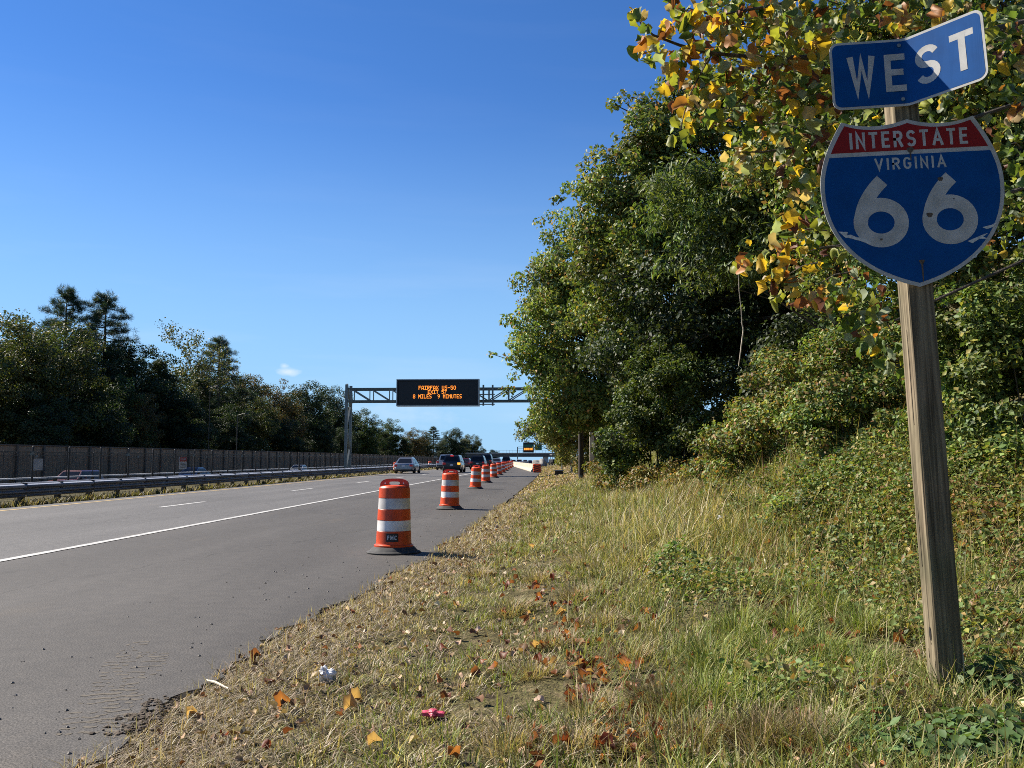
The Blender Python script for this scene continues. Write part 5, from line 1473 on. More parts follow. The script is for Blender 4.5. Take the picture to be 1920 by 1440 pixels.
rtree('feathery_tree', 'feathery fine-leaved green tree drooping left of the yellow leaves', (5.6, 16.5), [
    (1330, 335, 16, 1.1, .7, .30), (1410, 385, 15.5, 1.2, .8, .30), (1290, 400, 16.5, .9, .7, .25), (1455, 320, 15.5, 1.0, .8, .35), (1380, 450, 16, 1.2, .7, .28), (1480, 440, 15, .9, .8, .35), (1250, 350, 17, .5, .6, .2), (1350, 510, 16.5, .9, .6, .2), (1440, 505, 15.5, .9, .7, .25)],
    ncl=230, csize=.34, nleaf=17000, lsize=.15, pal=PAL_R2[:2] + PAL_FERN[:2], top=5.6, r0=.11, nl=90, seed=44, tm=T_NARROW, droop=.7, limb_r=.02, shell=.7, tint=.4, sprig=.5)
rtree('backing_tree', 'leafy dark green tree filling the space behind the route sign', (7.5, 12.5), [
    (1600, 250, 12.5, 1.6, 1.4, 2.2), (1750, 150, 12, 1.7, 1.4, 2.0), (1880, 330, 11.5, 1.5, 1.3, 2.4), (1700, 480, 12, 1.4, 1.2, 1.3), (1520, 60, 13, 1.5, 1.4, 1.2), (1480, 250, 13, .9, 1.1, 1.3), (1880, 80, 11.5, 1.5, 1.3, 1.5), (1570, 520, 12.5, 1.0, 1.0, 1.0), (1960, 500, 11, 1.2, 1, 1.5)],
    ncl=260, csize=.42, nleaf=76000, lsize=.08, pal=PAL_VINE, top=6.5, r0=.18, nl=90, seed=45, sprig=.3, up=.35, limb_r=.03)
rtree('far_sapling_tree', 'light green small trees massed at the far verge under the tall trees', (4.4, 56), [
    (1050, 790, 54, 1.6, 1.8, 1.4), (1045, 800, 55, 1.2, 1.6, 1.1), (1085, 800, 54, 1.6, 1.8, 1.6), (1060, 840, 58, 1.0, 2, 1.0), (1100, 850, 56, 1.4, 2, 1.2), (1035, 770, 55, .9, 1.2, .8)],
    ncl=150, csize=.5, nleaf=26000, lsize=.15, pal=[(4, (.16, .18, .045)), (3, (.22, .21, .06)), (1.5, (.27, .21, .07)), (1, (.09, .11, .03))], top=4.6, r0=.1, nl=50, seed=46, droop=.3, limb_r=.03)
rtree('thin_verge_tree', 'sparse small-leaved tree in front of the far green sign', (1.7, 74), [(990, 805, 72, .9, 1, .8), (1003, 820, 72, 1.0, 1, .8), (980, 815, 72, .5, .6, .5)],
    ncl=40, csize=.42, nleaf=1500, lsize=.16, pal=[(3, (.12, .13, .04)), (2, (.17, .16, .06))], top=4.2, r0=.07, nl=36, seed=47, shell=.4, limb_r=.02)
for (i, (x, y, hgt, r, lab)) in enumerate(((13, 30, 11.5, 4.6, 'dark wood tree standing well behind the tallest leafy tree'), (15.5, 18, 10, 4.5, 'dark wood tree behind the leafy tree at the route sign'), (12, 46, 11, 4.5, 'dark wood tree behind the overhanging olive-green tree'), (8, 62, 9, 3.6, 'wood tree further along the verge past the overhanging tree'), (9, 85, 9, 4, 'far wood tree beyond the gantry column'), (10, 115, 10, 4.5, 'far wood tree past the drain inlet'), (8, 150, 9, 4.5, 'farthest wood tree before the overpass on the verge side'))):
    b0 = (x, y, gz(x, y))
    tree('wood_tree', lab, b0, [((0, 0, hgt * .62), (r, r, hgt * .40)), ((-1, -1, hgt * .35), (r * .8, r * .8, hgt * .28))], ncl=150, csize=.9, nleaf=20000, lsize=.22, pal=PAL_R2 if i > 2 else PAL_DARK, top=hgt * .85, r0=.22, nl=24, seed=60 + i, group='trees deeper in the wood')

# unseen continuation of the wood, added behind the viewpoint to shade the sign front
for k, (x, y, hgt) in enumerate(((8.5, -3, 10), (7.5, -9, 11), (10.5, -14, 11), (7.0, -18, 10), (9, -26, 11), (3.5, -30, 11), (-1.5, -36, 12))):
    w_ = copy_tree(bpy.data.objects['wood_tree']); w_.location = (x, y, gz(x, y)); w_.rotation_euler = (0, 0, k * 1.3)
    w_['label'] = 'unseen wood tree added behind the viewpoint to shade the sign'; w_['group'] = 'unseen shading trees behind the viewpoint'

# shrubs and vines of the bank
def shrub(name, label, lst, ncl, csize, nleaf, lsize, pal, seed, tm=T_LEAF, mat=None, up=.5, stems=18):
    c = [P(a[0], a[1], a[2]) for a in lst]
    x = sum(p.x for p in c) / len(c); y = sum(p.y for p in c) / len(c); base = (x, y, gz(x, y))
    rg = np.random.RandomState(seed); root = thing(name, label, 'shrub', base)
    cl, d = clumps(rg, wblobs(base, lst), ncl, .25)
    gzz = tz(cl[:, 0] + x, cl[:, 1] + y, False) - base[2]
    cl[:, 2] = np.maximum(cl[:, 2], gzz + .08)
    V, F, C = foliage(rg, cl, d, csize * rg.uniform(.5, 1.3, ncl), nleaf, lsize, tm, pal, up, 0, .32)
    add('foliage', np_mesh('foliage', V, F, C), mat or MAT_LEAF, root)
    mb = MB()
    for q in cl[rg.choice(ncl, stems)]:
        a0 = (q[0] * .75 + rg.normal() * .1, q[1] * .75, float(tz(q[0] * .75 + x, q[1] * .75 + y, False)) - base[2] - .05)
        mb.tube(limb_path(rg, a0, tuple(q), .05, 4), [.014, .012, .009, .006, .003], 4, cap=False)
    mb.put('stems', MAT_TWIG, root, kind='stuff')
    return root
shrub('round_shrub', 'bushy green shrub in front of the brown noise wall', [(1235, 740, 20, .95, .9, .9), (1190, 820, 20, .9, .8, .9), (1280, 820, 19.5, .9, .8, .9), (1250, 680, 20.5, .6, .6, .6), (1160, 870, 20, .6, .6, .5)], 150, .28, 24000, .085, PAL_GREEN + [(1.5, (.13, .15, .035))], 71, mat=MAT_LEAF_SHINY)
shrub('vine_mound', 'mound of yellowing vines below the shaded hollow', [(1420, 800, 13.5, .85, .8, .7), (1480, 740, 13.5, .7, .8, .6), (1370, 860, 13.5, .6, .7, .5), (1460, 870, 13, .8, .7, .55)], 115, .27, 29000, .062, PAL_VINE[:4] + PAL_BROWN[:3], 72)
shrub('vine_thicket', 'thicket of green and brown vines directly left of the sign post', [(1590, 760, 11.5, .8, .8, .8), (1640, 680, 11.5, .7, .8, .6), (1560, 870, 11, .75, .7, .55), (1660, 850, 10.8, .7, .7, .7), (1620, 920, 10.4, .8, .6, .35)], 150, .23, 40000, .054, PAL_VINE, 73)
shrub('ivy_thicket', 'dense green ivy thicket right of the sign post', [(1830, 640, 9.2, .6, .7, .75), (1900, 760, 8.8, .6, .7, .8), (1810, 830, 9, .5, .6, .55), (1900, 900, 8.2, .6, .6, .5), (1960, 600, 9, .6, .7, .9), (1780, 700, 9.6, .4, .5, .5)], 150, .21, 34000, .060, PAL_VINE[:3] + [(3, (.045, .072, .02)), (1, (.20, .19, .05))], 74, mat=MAT_LEAF_SHINY)
shrub('low_bramble', 'low tangle of brambles on the bank between the tall grass and the post', [(1560, 965, 9.6, .75, .6, .30), (1660, 980, 9, .6, .6, .32), (1470, 945, 10.8, .7, .5, .30), (1390, 930, 12.5, .7, .5, .26), (1590, 1050, 8.2, .5, .5, .20), (1690, 1060, 7.6, .45, .5, .22), (1500, 1030, 9.0, .5, .4, .16)], 210, .15, 30000, .046, PAL_VINE, 75, stems=40)
shrub('bank_creeper', 'creeping vines on the slope right of the post near the frame edge', [(1860, 1010, 7.6, .5, .6, .20), (1900, 1090, 6.9, .45, .5, .18), (1830, 940, 8.3, .5, .5, .25)], 90, .13, 11000, .046, PAL_BROWN, 76, stems=40)
shrub('fringe_brush', 'dry reddish brush fringing the foot of the wood above the grass', [(1175, 905, 21, .8, .8, .3), (1250, 905, 18.5, 1.0, .7, .4), (1330, 915, 16, .8, .6, .35), (1150, 885, 26, .6, .9, .35)], 150, .2, 17000, .062, PAL_BROWN, 77, stems=50)
shrub('far_verge_brush', 'grassy brush along the far verge beside the steel gantry column', [(1105, 874, 60, 1.3, 2, .5), (1075, 866, 95, 1.6, 3, .5), (1062, 866, 120, 1.5, 3, .5), (1130, 880, 38, .8, 1.4, .5)], 90, .35, 8000, .13, PAL_BROWN, 78, stems=20)
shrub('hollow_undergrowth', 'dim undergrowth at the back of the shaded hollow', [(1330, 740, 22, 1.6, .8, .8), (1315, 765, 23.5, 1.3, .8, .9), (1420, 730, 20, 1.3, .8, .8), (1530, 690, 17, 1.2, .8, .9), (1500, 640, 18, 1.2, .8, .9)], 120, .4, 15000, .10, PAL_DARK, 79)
# dangling dead vine before the hollow
dvn = MB().tube([tuple(P(a, b, 14.5)) for a, b in ((1384, 500), (1386, 545), (1390, 580), (1391, 605), (1394, 618), (1391, 640), (1388, 665), (1385, 686))], [.008, .008, .009, .010, .012, .012, .011, .008], 6)
dvn.put('hanging_vine', M('dead_vine', (.40, .34, .27), .9, var=.2), label='pale dead vine dangling in front of the shaded hollow', cat='vine')

# ------------------------------------------------------------------ branch of big autumn leaves over the sign
TB = (6.6, 8.2); tbase = (TB[0], TB[1], gz(*TB))
tul = thing('autumn_tree', 'autumn tree with big lobed yellow, orange and green leaves behind the route sign', 'tree', tbase)
rg = np.random.RandomState(91)
def TL(px, py, d): return P(px, py, d) - Vector(tbase)
MB().tube([(0, 0, -.4), (-.05, .05, 1.6), (-.1, .1, 3.2), (-.15, .1, 5.0), (-.3, .1, 7.0)], [.20, .16, .14, .11, .05], 10).put('trunk', MAT_BARK, tul, smooth=True)
hubs = {}
def branch(pts, r0, r1):
    n = len(pts); MB().tube([tuple(p) for p in pts], [r0 + (r1 - r0) * i / (n - 1) for i in range(n)], 6, cap=False).put('branch', MAT_BARK, tul, smooth=True)
branch([Vector((-.12, .1, 4.0)), TL(1760, 80, 7.6), TL(1600, 105, 7.4), TL(1480, 108, 7.2), TL(1400, 106, 7.1), TL(1335, 100, 7.0), TL(1275, 85, 6.9), TL(1225, 66, 6.85), TL(1203, 48, 6.8), TL(1194, 28, 6.8)], .028, .004)
branch([Vector((-.1, .1, 3.4)), TL(1740, 250, 7.6), TL(1600, 260, 7.4), TL(1500, 275, 7.2), TL(1430, 285, 7.1), TL(1385, 285, 7.0)], .022, .004)
branch([Vector((-.08, .1, 2.6)), TL(1700, 430, 7.5), TL(1580, 460, 7.3), TL(1500, 470, 7.1), TL(1420, 470, 7.0)], .022, .004)
branch([Vector((-.06, .05, 2.1)), TL(1760, 560, 7.4), TL(1680, 600, 7.2), TL(1620, 610, 7.0)], .018, .004)
branch([Vector((-.12, .1, 4.6)), TL(1800, -60, 7.6), TL(1600, -30, 7.3), TL(1450, 10, 7.1), TL(1340, 30, 7.0), TL(1290, 15, 6.9)], .025, .004)
branch([TL(1335, 100, 7.0), TL(1310, 145, 6.9), TL(1290, 185, 6.8), TL(1275, 245, 6.7)], .010, .004)
branch([TL(1480, 108, 7.2), TL(1430, 160, 7.0), TL(1370, 200, 6.9), TL(1335, 235, 6.8)], .012, .004)
YEL, YGR, GRN, ORA, BRN, TAN, PAL_ = (.56, .37, .04), (.26, .27, .045), (.10, .15, .032), (.40, .17, .045), (.17, .062, .03), (.44, .32, .17), (.30, .34, .21)
WARM = [(2.6, YEL), (2.6, YGR), (1.9, GRN), (1.5, ORA), (1.2, BRN), (1.5, TAN), (1.0, PAL_)]
MIXD = [(1.3, YEL), (2.6, YGR), (3.0, GRN), (.5, ORA), (.7, BRN), (.9, TAN), (1.3, PAL_)]
COOL = [(.35, YEL), (1.6, YGR), (4.2, GRN), (.2, ORA), (.35, BRN), (.3, TAN), (1.6, PAL_)]
CL = [(1197, 30, 16, 5, 'w'), (1205, 62, 14, 4, 'w'), (1222, 85, 14, 4, 'w'), (1205, 100, 14, 4, 'w'), (1218, 112, 12, 4, 'w'), (1245, 60, 16, 4, 'w'), (1282, 20, 26, 8, 'w'), (1300, 50, 34, 14, 'w'), (1340, 55, 36, 16, 'w'), (1280, 105, 30, 9, 'w'), (1330, 105, 36, 16, 'm'), (1265, 128, 20, 6, 'w'),
      (1375, 45, 40, 16, 'm'), (1385, 105, 46, 20, 'm'), (1308, 160, 32, 12, 'w'), (1350, 175, 40, 16, 'm'), (1295, 190, 22, 6, 'w'), (1330, 215, 36, 12, 'm'), (1285, 245, 24, 8, 'm'), (1275, 225, 20, 5, 'w'), (1400, 190, 44, 18, 'm'), (1440, 50, 44, 18, 'm'), (1445, 120, 46, 20, 'w'), (1500, 35, 44, 16, 'm'), (1505, 100, 44, 18, 'w'), (1540, 70, 34, 10, 'w'),
      (1455, 200, 44, 16, 'm'), (1425, 235, 36, 10, 'w'), (1382, 275, 20, 6, 'w'), (1395, 295, 16, 4, 'm'), (1510, 180, 40, 14, 'w'), (1530, 250, 34, 10, 'm'), (1480, 290, 30, 8, 'm'), (1500, 345, 28, 8, 'w'), (1530, 330, 24, 6, 'm'), (1485, 310, 24, 6, 'w'), (1515, 410, 28, 9, 'm'), (1480, 440, 36, 12, 'w'), (1430, 475, 34, 9, 'w'), (1400, 498, 16, 3, 'w'), (1395, 490, 14, 3, 'w'),
      (1520, 470, 34, 10, 'm'), (1470, 520, 36, 10, 'w'), (1455, 545, 22, 5, 'w'), (1530, 535, 34, 9, 'w'), (1550, 560, 24, 5, 'm'), (1590, 540, 34, 8, 'm'), (1620, 570, 34, 8, 'm'), (1610, 620, 34, 9, 'c'), (1650, 600, 34, 8, 'c'), (1655, 645, 30, 7, 'c'), (1630, 655, 24, 5, 'c'), (1680, 680, 24, 5, 'c'), (1590, 30, 50, 12, 'm'), (1660, 30, 40, 10, 'm'), (1720, 20, 40, 10, 'w'), (1790, 10, 36, 8, 'm'),
      (1870, 60, 34, 10, 'c'), (1905, 45, 30, 8, 'c'), (1900, 110, 36, 9, 'm'), (1885, 170, 30, 7, 'c'), (1905, 210, 24, 6, 'w'), (1895, 270, 30, 7, 'm'), (1905, 340, 24, 5, 'c'), (1885, 250, 24, 5, 'm'), (1560, 160, 30, 6, 'w'), (1550, 215, 26, 6, 'w'), (1540, 290, 26, 6, 'm'), (1535, 395, 24, 6, 'm')]
shapes = [lobed(s, c) for s, c in ((1, .5), (2, .9), (3, 1.35), (4, -.8), (5, .3), (6, 1.9))]
lv = []
for (px, py, r, n, pal) in CL:
    dep = 6.8 + rg.uniform(-.25, .55)
    for k in range(int(n * 1.7)):
        q = P(px + rg.normal() * r * .6, py + rg.normal() * r * .6, dep + rg.normal() * .12)
        lv.append((q, {'w': WARM, 'm': MIXD, 'c': COOL}[pal]))
    c0 = P(px, py, dep) - Vector(tbase); s = rg.normal(size=3) * .08
    if n > 6:
        far = P(px + (70 if px < 1560 else 20), py + rg.uniform(-30, 30), dep + .25) - Vector(tbase)
        MB().tube([tuple(far), tuple((far + c0) / 2 + Vector((0, 0, .03))), tuple(c0)], [.006, .005, .0025], 4, cap=False).put('twig', MAT_TWIG, tul)
rg.shuffle(lv)
TSH = [(s, c) for s in range(6) for c in (YEL, YGR, GRN, ORA, BRN, TAN, PAL_)]
tmesh = {}
def leaf_object(me_key, mat, name, parent, loc, rot, sc):
    if me_key not in tmesh:
        s, c = me_key; V, F = shapes[s]; q = np.random.RandomState(hash((s, round(c[0] * 100))) % 9999)
        cc = np.array(c)[None] * q.uniform(.75, 1.15, (len(V), 1)); cc[1:] *= q.uniform(.7, 1.1, (len(V) - 1, 1))
        tmesh[me_key] = np_mesh('leaf', V - np.array([0, .4, 0]), F, np.clip(cc, 0, .9)); tmesh[me_key].materials.append(mat)
    o = bpy.data.objects.new(name, tmesh[me_key]); COL.objects.link(o); o.parent = parent
    o.location = loc; o.rotation_euler = rot; o.scale = (sc, sc, sc)
    return o
for i, (q, pal) in enumerate(lv[:300]):
    c = pal[rg.choice(len(pal), p=np.array([p[0] for p in pal]) / sum(p[0] for p in pal))][1]
    leaf_object((rg.randint(6), c), MAT_LEAF_AUTUMN, 'leaf', tul, q - Vector(tbase), (rg.uniform(-2.2, -.6), rg.normal() * .7, rg.uniform(0, 6.3)), rg.uniform(.06, .135))
rest = lv[300:]
Vs, Fs, Cs, off = [], [], [], 0
def stuff_leaves(items):
    global off
    for (q, pal) in items:
        c = np.array(pal[rg.choice(len(pal), p=np.array([p[0] for p in pal]) / sum(p[0] for p in pal))][1]) * rg.uniform(.75, 1.15)
        V, F = shapes[rg.randint(6)]; s = rg.uniform(.055, .125)
        R_ = np.array(Euler((rg.uniform(-2.2, -.6), rg.normal() * .7, rg.uniform(0, 6.3))).to_matrix())
        W_ = ((V - np.array([0, .4, 0])) * s) @ R_.T + np.array(q - Vector(tbase))
        Vs.append(W_); Fs.append(F + off); Cs.append(np.tile(c, (len(V), 1))); off += len(V)
stuff_leaves(rest)
more = []
for k in range(1300):
    px = rg.uniform(1450, 1960); py = rg.uniform(-160, 480) if px > 1540 else rg.uniform(-160, 330)
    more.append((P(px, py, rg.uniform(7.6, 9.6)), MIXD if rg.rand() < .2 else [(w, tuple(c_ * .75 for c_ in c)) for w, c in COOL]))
for k in range(260):
    more.append((P(rg.uniform(1250, 1500), rg.uniform(-150, 60), rg.uniform(6.9, 8.4)), MIXD))
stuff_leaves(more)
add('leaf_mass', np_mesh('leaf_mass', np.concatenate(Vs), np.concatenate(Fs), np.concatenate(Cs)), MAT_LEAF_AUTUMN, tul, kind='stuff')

# ------------------------------------------------------------------ grass of the verge
MAT_GRASS = leaf_mat('grass_blade', .28, .6, .25)
def blades(rg, x, y, h, w, col, lean_, dirz=None, bend=.5):
    N = len(x); z = tz(x, y); a = rg.uniform(0, 2 * PI, N) if dirz is None else dirz
    d = np.stack([np.cos(a), np.sin(a), np.zeros(N)], -1)
    ln = np.clip(lean_ * (1 + .45 * rg.normal(size=N)), 0, 2.5)
    s = np.stack([-np.sin(a + rg.normal(size=N) * .6), np.cos(a + rg.normal(size=N) * .6), np.zeros(N)], -1)
    B = np.stack([x, y, z - .005], -1)
    up = np.array([0, 0, 1.0])
    k = 1 / np.sqrt(1 + ln ** 2)
    M1 = B + (h * .52)[:, None] * (up * k[:, None] + d * (ln * k * .75)[:, None])
    T = B + h[:, None] * (up * (k * (1 - .22 * bend * np.minimum(ln, 1.5)))[:, None] + d * (ln * k * 1.1)[:, None])
    M1[:, 2] = np.maximum(M1[:, 2], z + .004); T[:, 2] = np.maximum(T[:, 2], z + .006)
    V = np.stack([B - s * (w / 2)[:, None], B + s * (w / 2)[:, None], M1 + s * (w * .4)[:, None], M1 - s * (w * .4)[:, None], T], 1)
    i = np.arange(N)[:, None] * 5
    F = np.concatenate([i + np.array([[0, 1, 2]]), i + np.array([[0, 2, 3]]), i + np.array([[3, 2, 4]])], 1).reshape(-1, 3)
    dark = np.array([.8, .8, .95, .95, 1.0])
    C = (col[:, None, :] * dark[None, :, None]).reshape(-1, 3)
    return V.reshape(-1, 3), F, C
GRN_P0 = [(3, (.095, .125, .030)), (2.5, (.14, .165, .042)), (2, (.19, .19, .062)), (1.2, (.065, .085, .022))]
DRY_P0 = [(3, (.34, .27, .145)), (2.5, (.42, .34, .20)), (2, (.25, .185, .095)), (1.5, (.16, .115, .06)), (1, (.50, .42, .27))]
OLV_P0 = [(3, (.20, .19, .072)), (2.5, (.26, .225, .10)), (2, (.15, .155, .05)), (1.5, (.33, .27, .14)), (1, (.11, .095, .045))]
GRN_P, DRY_P, OLV_P = _b(GRN_P0, 1.55), [(w, (c[0] * 1.18, c[1] * 1.2, c[2] * 1.45)) for w, c in DRY_P0], _b(OLV_P0, 1.4)
rg = np.random.RandomState(201)
def scatter(n, ymin, ymax, xoff0, xmax, power=2.0):
    """points on the verge, dense near the camera"""
    u = rg.rand(n); y = ymin + (ymax - ymin) * u ** power
    e = edge_x(y); x = e + xoff0 + (xmax - e - xoff0) * rg.rand(n)
    return x, y
GV, GF, GC = [], [], []
goff = 0
def put_blades(V, F, C):
    global goff
    GV.append(V); GF.append(F + goff); GC.append(C); goff += len(V)
def wid(y, w0): return np.maximum(w0, .00085 * y) * rg.uniform(.7, 1.3, len(y))
# 1 base turf: a thin short underlayer, then tufts of very different height, colour and lean
def dryness(x, y):
    e = x - edge_x(y)
    return np.clip(1.10 - .70 * sstep(.35, 1.25, e) - .32 * sstep(1.7, 3.0, e) * (1 - sstep(9, 13, y)) + .55 * fbm2(x, y, 7, 1.15, 4) + .28 * fbm2(x, y, 8, 4.2, 3), .03, .98)
def turf_cols(n, isdry):
    olv = rg.rand(n) < .42
    return np.where(isdry[:, None], pick(rg, DRY_P, n), np.where(olv[:, None], pick(rg, OLV_P, n), pick(rg, GRN_P, n)))
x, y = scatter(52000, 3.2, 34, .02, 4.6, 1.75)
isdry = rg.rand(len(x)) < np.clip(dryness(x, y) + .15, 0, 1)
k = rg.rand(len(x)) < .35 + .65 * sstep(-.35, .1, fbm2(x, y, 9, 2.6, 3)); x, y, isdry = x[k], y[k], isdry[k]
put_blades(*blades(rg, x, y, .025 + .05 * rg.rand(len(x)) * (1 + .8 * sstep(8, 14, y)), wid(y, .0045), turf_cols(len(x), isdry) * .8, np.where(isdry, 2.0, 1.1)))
cx, cy = scatter(15500, 3.2, 34, .02, 4.6, 1.7)
e = cx - edge_x(cy); hole = fbm2(cx, cy, 9, 2.6, 3)
_a, _b1 = np.array(gspot(1015, 1105).xy), np.array(gspot(1195, 1438).xy)
def trough(x, y):
    """distance to the worn, leaf-filled line through the verge"""
    d_ = _b1 - _a; t_ = np.clip(((x - _a[0]) * d_[0] + (y - _a[1]) * d_[1]) / (d_ @ d_), 0, 1)
    return np.hypot(x - _a[0] - t_ * d_[0], y - _a[1] - t_ * d_[1]) + .10 * fbm2(x, y, 27, 4.0, 2)
k = (hole > -.17) & (rg.rand(len(cx)) < .30 + .70 * sstep(.06, .26, trough(cx, cy))) & (rg.rand(len(cx)) < .12 + .88 * sstep(.15, .95, e)); cx, cy, e, hole = cx[k], cy[k], e[k], hole[k]
nb = rg.randint(6, 22, len(cx)); tall = .045 + .075 * rg.rand(len(cx)) ** 1.6 + .09 * np.clip(fbm2(cx, cy, 17, 3.1, 3), 0, 1) + .05 * np.clip(hole, 0, 1)
tall = tall * (.55 + .45 * sstep(.2, 1.1, e)) * (1 + .6 * sstep(8, 14, cy)) * (1 + .9 * sstep(1.6, 3.4, e))
td = rg.rand(len(cx)) < dryness(cx, cy); tc_ = turf_cols(len(cx), td); ta = rg.uniform(0, 2 * PI, len(cx))
i = np.repeat(np.arange(len(cx)), nb); N = len(i)
a_ = rg.uniform(0, 2 * PI, N); r_ = (.018 + .055 * rg.rand(N) ** .7) * (1 + cy[i] / 14)
x = cx[i] + r_ * np.cos(a_); y = cy[i] + r_ * np.sin(a_)
mixd = rg.rand(N) < .18
col = np.where(mixd[:, None], turf_cols(N, rg.rand(N) < .5), tc_[i] * rg.uniform(.75, 1.25, (N, 1)))
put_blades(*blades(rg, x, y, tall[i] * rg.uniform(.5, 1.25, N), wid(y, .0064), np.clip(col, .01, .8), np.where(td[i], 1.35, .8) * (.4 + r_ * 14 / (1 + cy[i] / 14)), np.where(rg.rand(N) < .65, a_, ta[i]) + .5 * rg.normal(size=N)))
# 2 matted straw along the pavement edge, spilling on to it
x, y = scatter(52000, 3.2, 26, -.16, 0, 1.7)
x = edge_x(y) - .12 + .16 * fbm2(y * 0 + 1, y, 19, 3.0, 3) + np.abs(rg.normal(0, .50, len(y)))
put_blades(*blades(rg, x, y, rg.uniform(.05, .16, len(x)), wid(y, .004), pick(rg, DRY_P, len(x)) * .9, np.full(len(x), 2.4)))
# 3 lush green tufts left of the post
def tufts(centres, n, spread, h0, h1, pal, ln, w0, outward=True):
    cx = np.repeat([c[0] for c in centres], n); cy = np.repeat([c[1] for c in centres], n)
    r = spread * np.sqrt(rg.rand(len(cx))); a = rg.uniform(0, 2 * PI, len(cx))
    x = cx + r * np.cos(a); y = cy + r * np.sin(a)
    put_blades(*blades(rg, x, y, rg.uniform(h0, h1, len(x)), wid(y, w0), pick(rg, pal, len(x)), ln * (.4 + r / spread), a + rg.normal(size=len(x)) * .5))
def gpts(lst): return [(gspot(a, b).x, gspot(a, b).y) for a, b in lst]
tufts(gpts([(1330, 1310), (1310, 1330), (1350, 1270), (1420, 1230), (1480, 1180), (1400, 1330), (1460, 1280), (1380, 1190), (1540, 1230), (1330, 1240), (1560, 1150), (1620, 1180), (1500, 1120), (1600, 1260)]), 330, .15, .12, .26, _b(GRN_P, 1.1), 1.1, .0062)
tufts(gpts([(1430, 1390), (1300, 1400), (1250, 1330), (1500, 1400)]), 700, .16, .10, .22, [(3, (.22, .17, .085)), (2, (.16, .14, .06)), (1, (.28, .2, .12))], .9, .0022)
tufts(gpts([(900, 1020 + 60), (1010, 1090), (1090, 1060), (960, 1150), (1080, 1120), (1130, 1170), (1040, 1210), (1000, 1270), (1110, 1330), (1180, 1240), (1070, 1400), (1210, 1410), (950, 1400)]), 300, .14, .09, .20, [(3, (.40, .31, .19)), (2, (.30, .23, .13)), (1, (.20, .19, .08))], 1.2, .0035)
# 4 tall blond grass under the shrubs
cs = gpts([(1190, 1010), (1230, 980), (1270, 1020), (1150, 1000), (1210, 1050), (1310, 990), (1350, 960), (1390, 985), (1440, 960), (1260, 950), (1180, 955), (1420, 1010), (1320, 1040), (1500, 1000), (1160, 1060), (1380, 930), (1300, 940), (1130, 1030), (1340, 925), (1460, 935), (1500, 950), (1550, 960), (1420, 920), (1220, 935), (1280, 985), (1360, 1000)])
tufts(cs, 300, .50, .10, .34, [(3, (.46, .38, .18)), (2.5, (.36, .31, .13)), (2.5, (.22, .23, .08)), (1, (.58, .49, .30)), (1.5, (.13, .16, .045))], 1.3, .0045)
tufts(cs[:9], 45, .45, .35, .65, [(2, (.5, .42, .24)), (1, (.40, .34, .16))], .8, .003)
tufts(gpts([(1100, 960), (1060, 935), (1130, 940), (1040, 970), (1200, 925), (1250, 920), (1090, 920)]), 260, .8, .07, .20, OLV_P + GRN_P, .9, .008)
# 5 taller green wisps on the bank
x, y = scatter(9000, 4, 16, 2.2, 4.8, 1.4)
put_blades(*blades(rg, x, y, rg.uniform(.12, .34, len(x)), wid(y, .0045), pick(rg, GRN_P + OLV_P, len(x)), np.full(len(x), .9)))
# 6 dry stalks and arching wisps standing out of the bank's vines
x = rg.uniform(1.7, 5.0, 3200); y = rg.uniform(6.0, 15, 3200)
put_blades(*blades(rg, x, y, rg.uniform(.25, .65, 3200), wid(y, .004), pick(rg, [(2, (.40, .30, .13)), (2, (.26, .23, .07)), (1.5, (.22, .12, .06)), (1.5, (.16, .19, .05))], 3200), np.full(3200, .65)))
grass = add('verge_grass', np_mesh('verge_grass', np.concatenate(GV), np.concatenate(GF), np.concatenate(GC)), MAT_GRASS, label='mixed green and straw-coloured grass covering the verge', cat='grass', kind='stuff')
# far verge and median strip grass
GV, GF, GC, goff = [], [], [], 0
x, y = scatter(26000, 34, 150, .05, 5.5, 1.6)
put_blades(*blades(rg, x, y, rg.uniform(.05, .13, len(x)) * (1 + .8 * sstep(1.5, 4, x)), wid(y, .01) * 1.6, pick(rg, [(w, (c[0], c[1] * .86, c[2] * .8)) for w, c in DRY_P] + OLV_P[:2], len(x)), np.full(len(x), 1.1)))
y = 12 + 170 * rg.rand(26000) ** 1.5; x = -15.0 - np.abs(rg.normal(0, .33, len(y)))
pt = fbm2(x * .2, y, 12, 1.6, 3)
k = rg.rand(len(x)) < np.clip(.45 + 1.3 * pt, .08, 1); x, y = x[k], y[k]
put_blades(*blades(rg, x, y, rg.uniform(.08, .32, len(x)) * (1 + .3 * pt[k]), wid(y, .012) * 1.3, pick(rg, DRY_P0 + OLV_P0, len(x)) * .62, np.full(len(x), .7)))
add('far_grass', np_mesh('far_grass', np.concatenate(GV), np.concatenate(GF), np.concatenate(GC)), MAT_GRASS, label='dry grass along the guardrail foot and the far verge', cat='grass', kind='stuff')

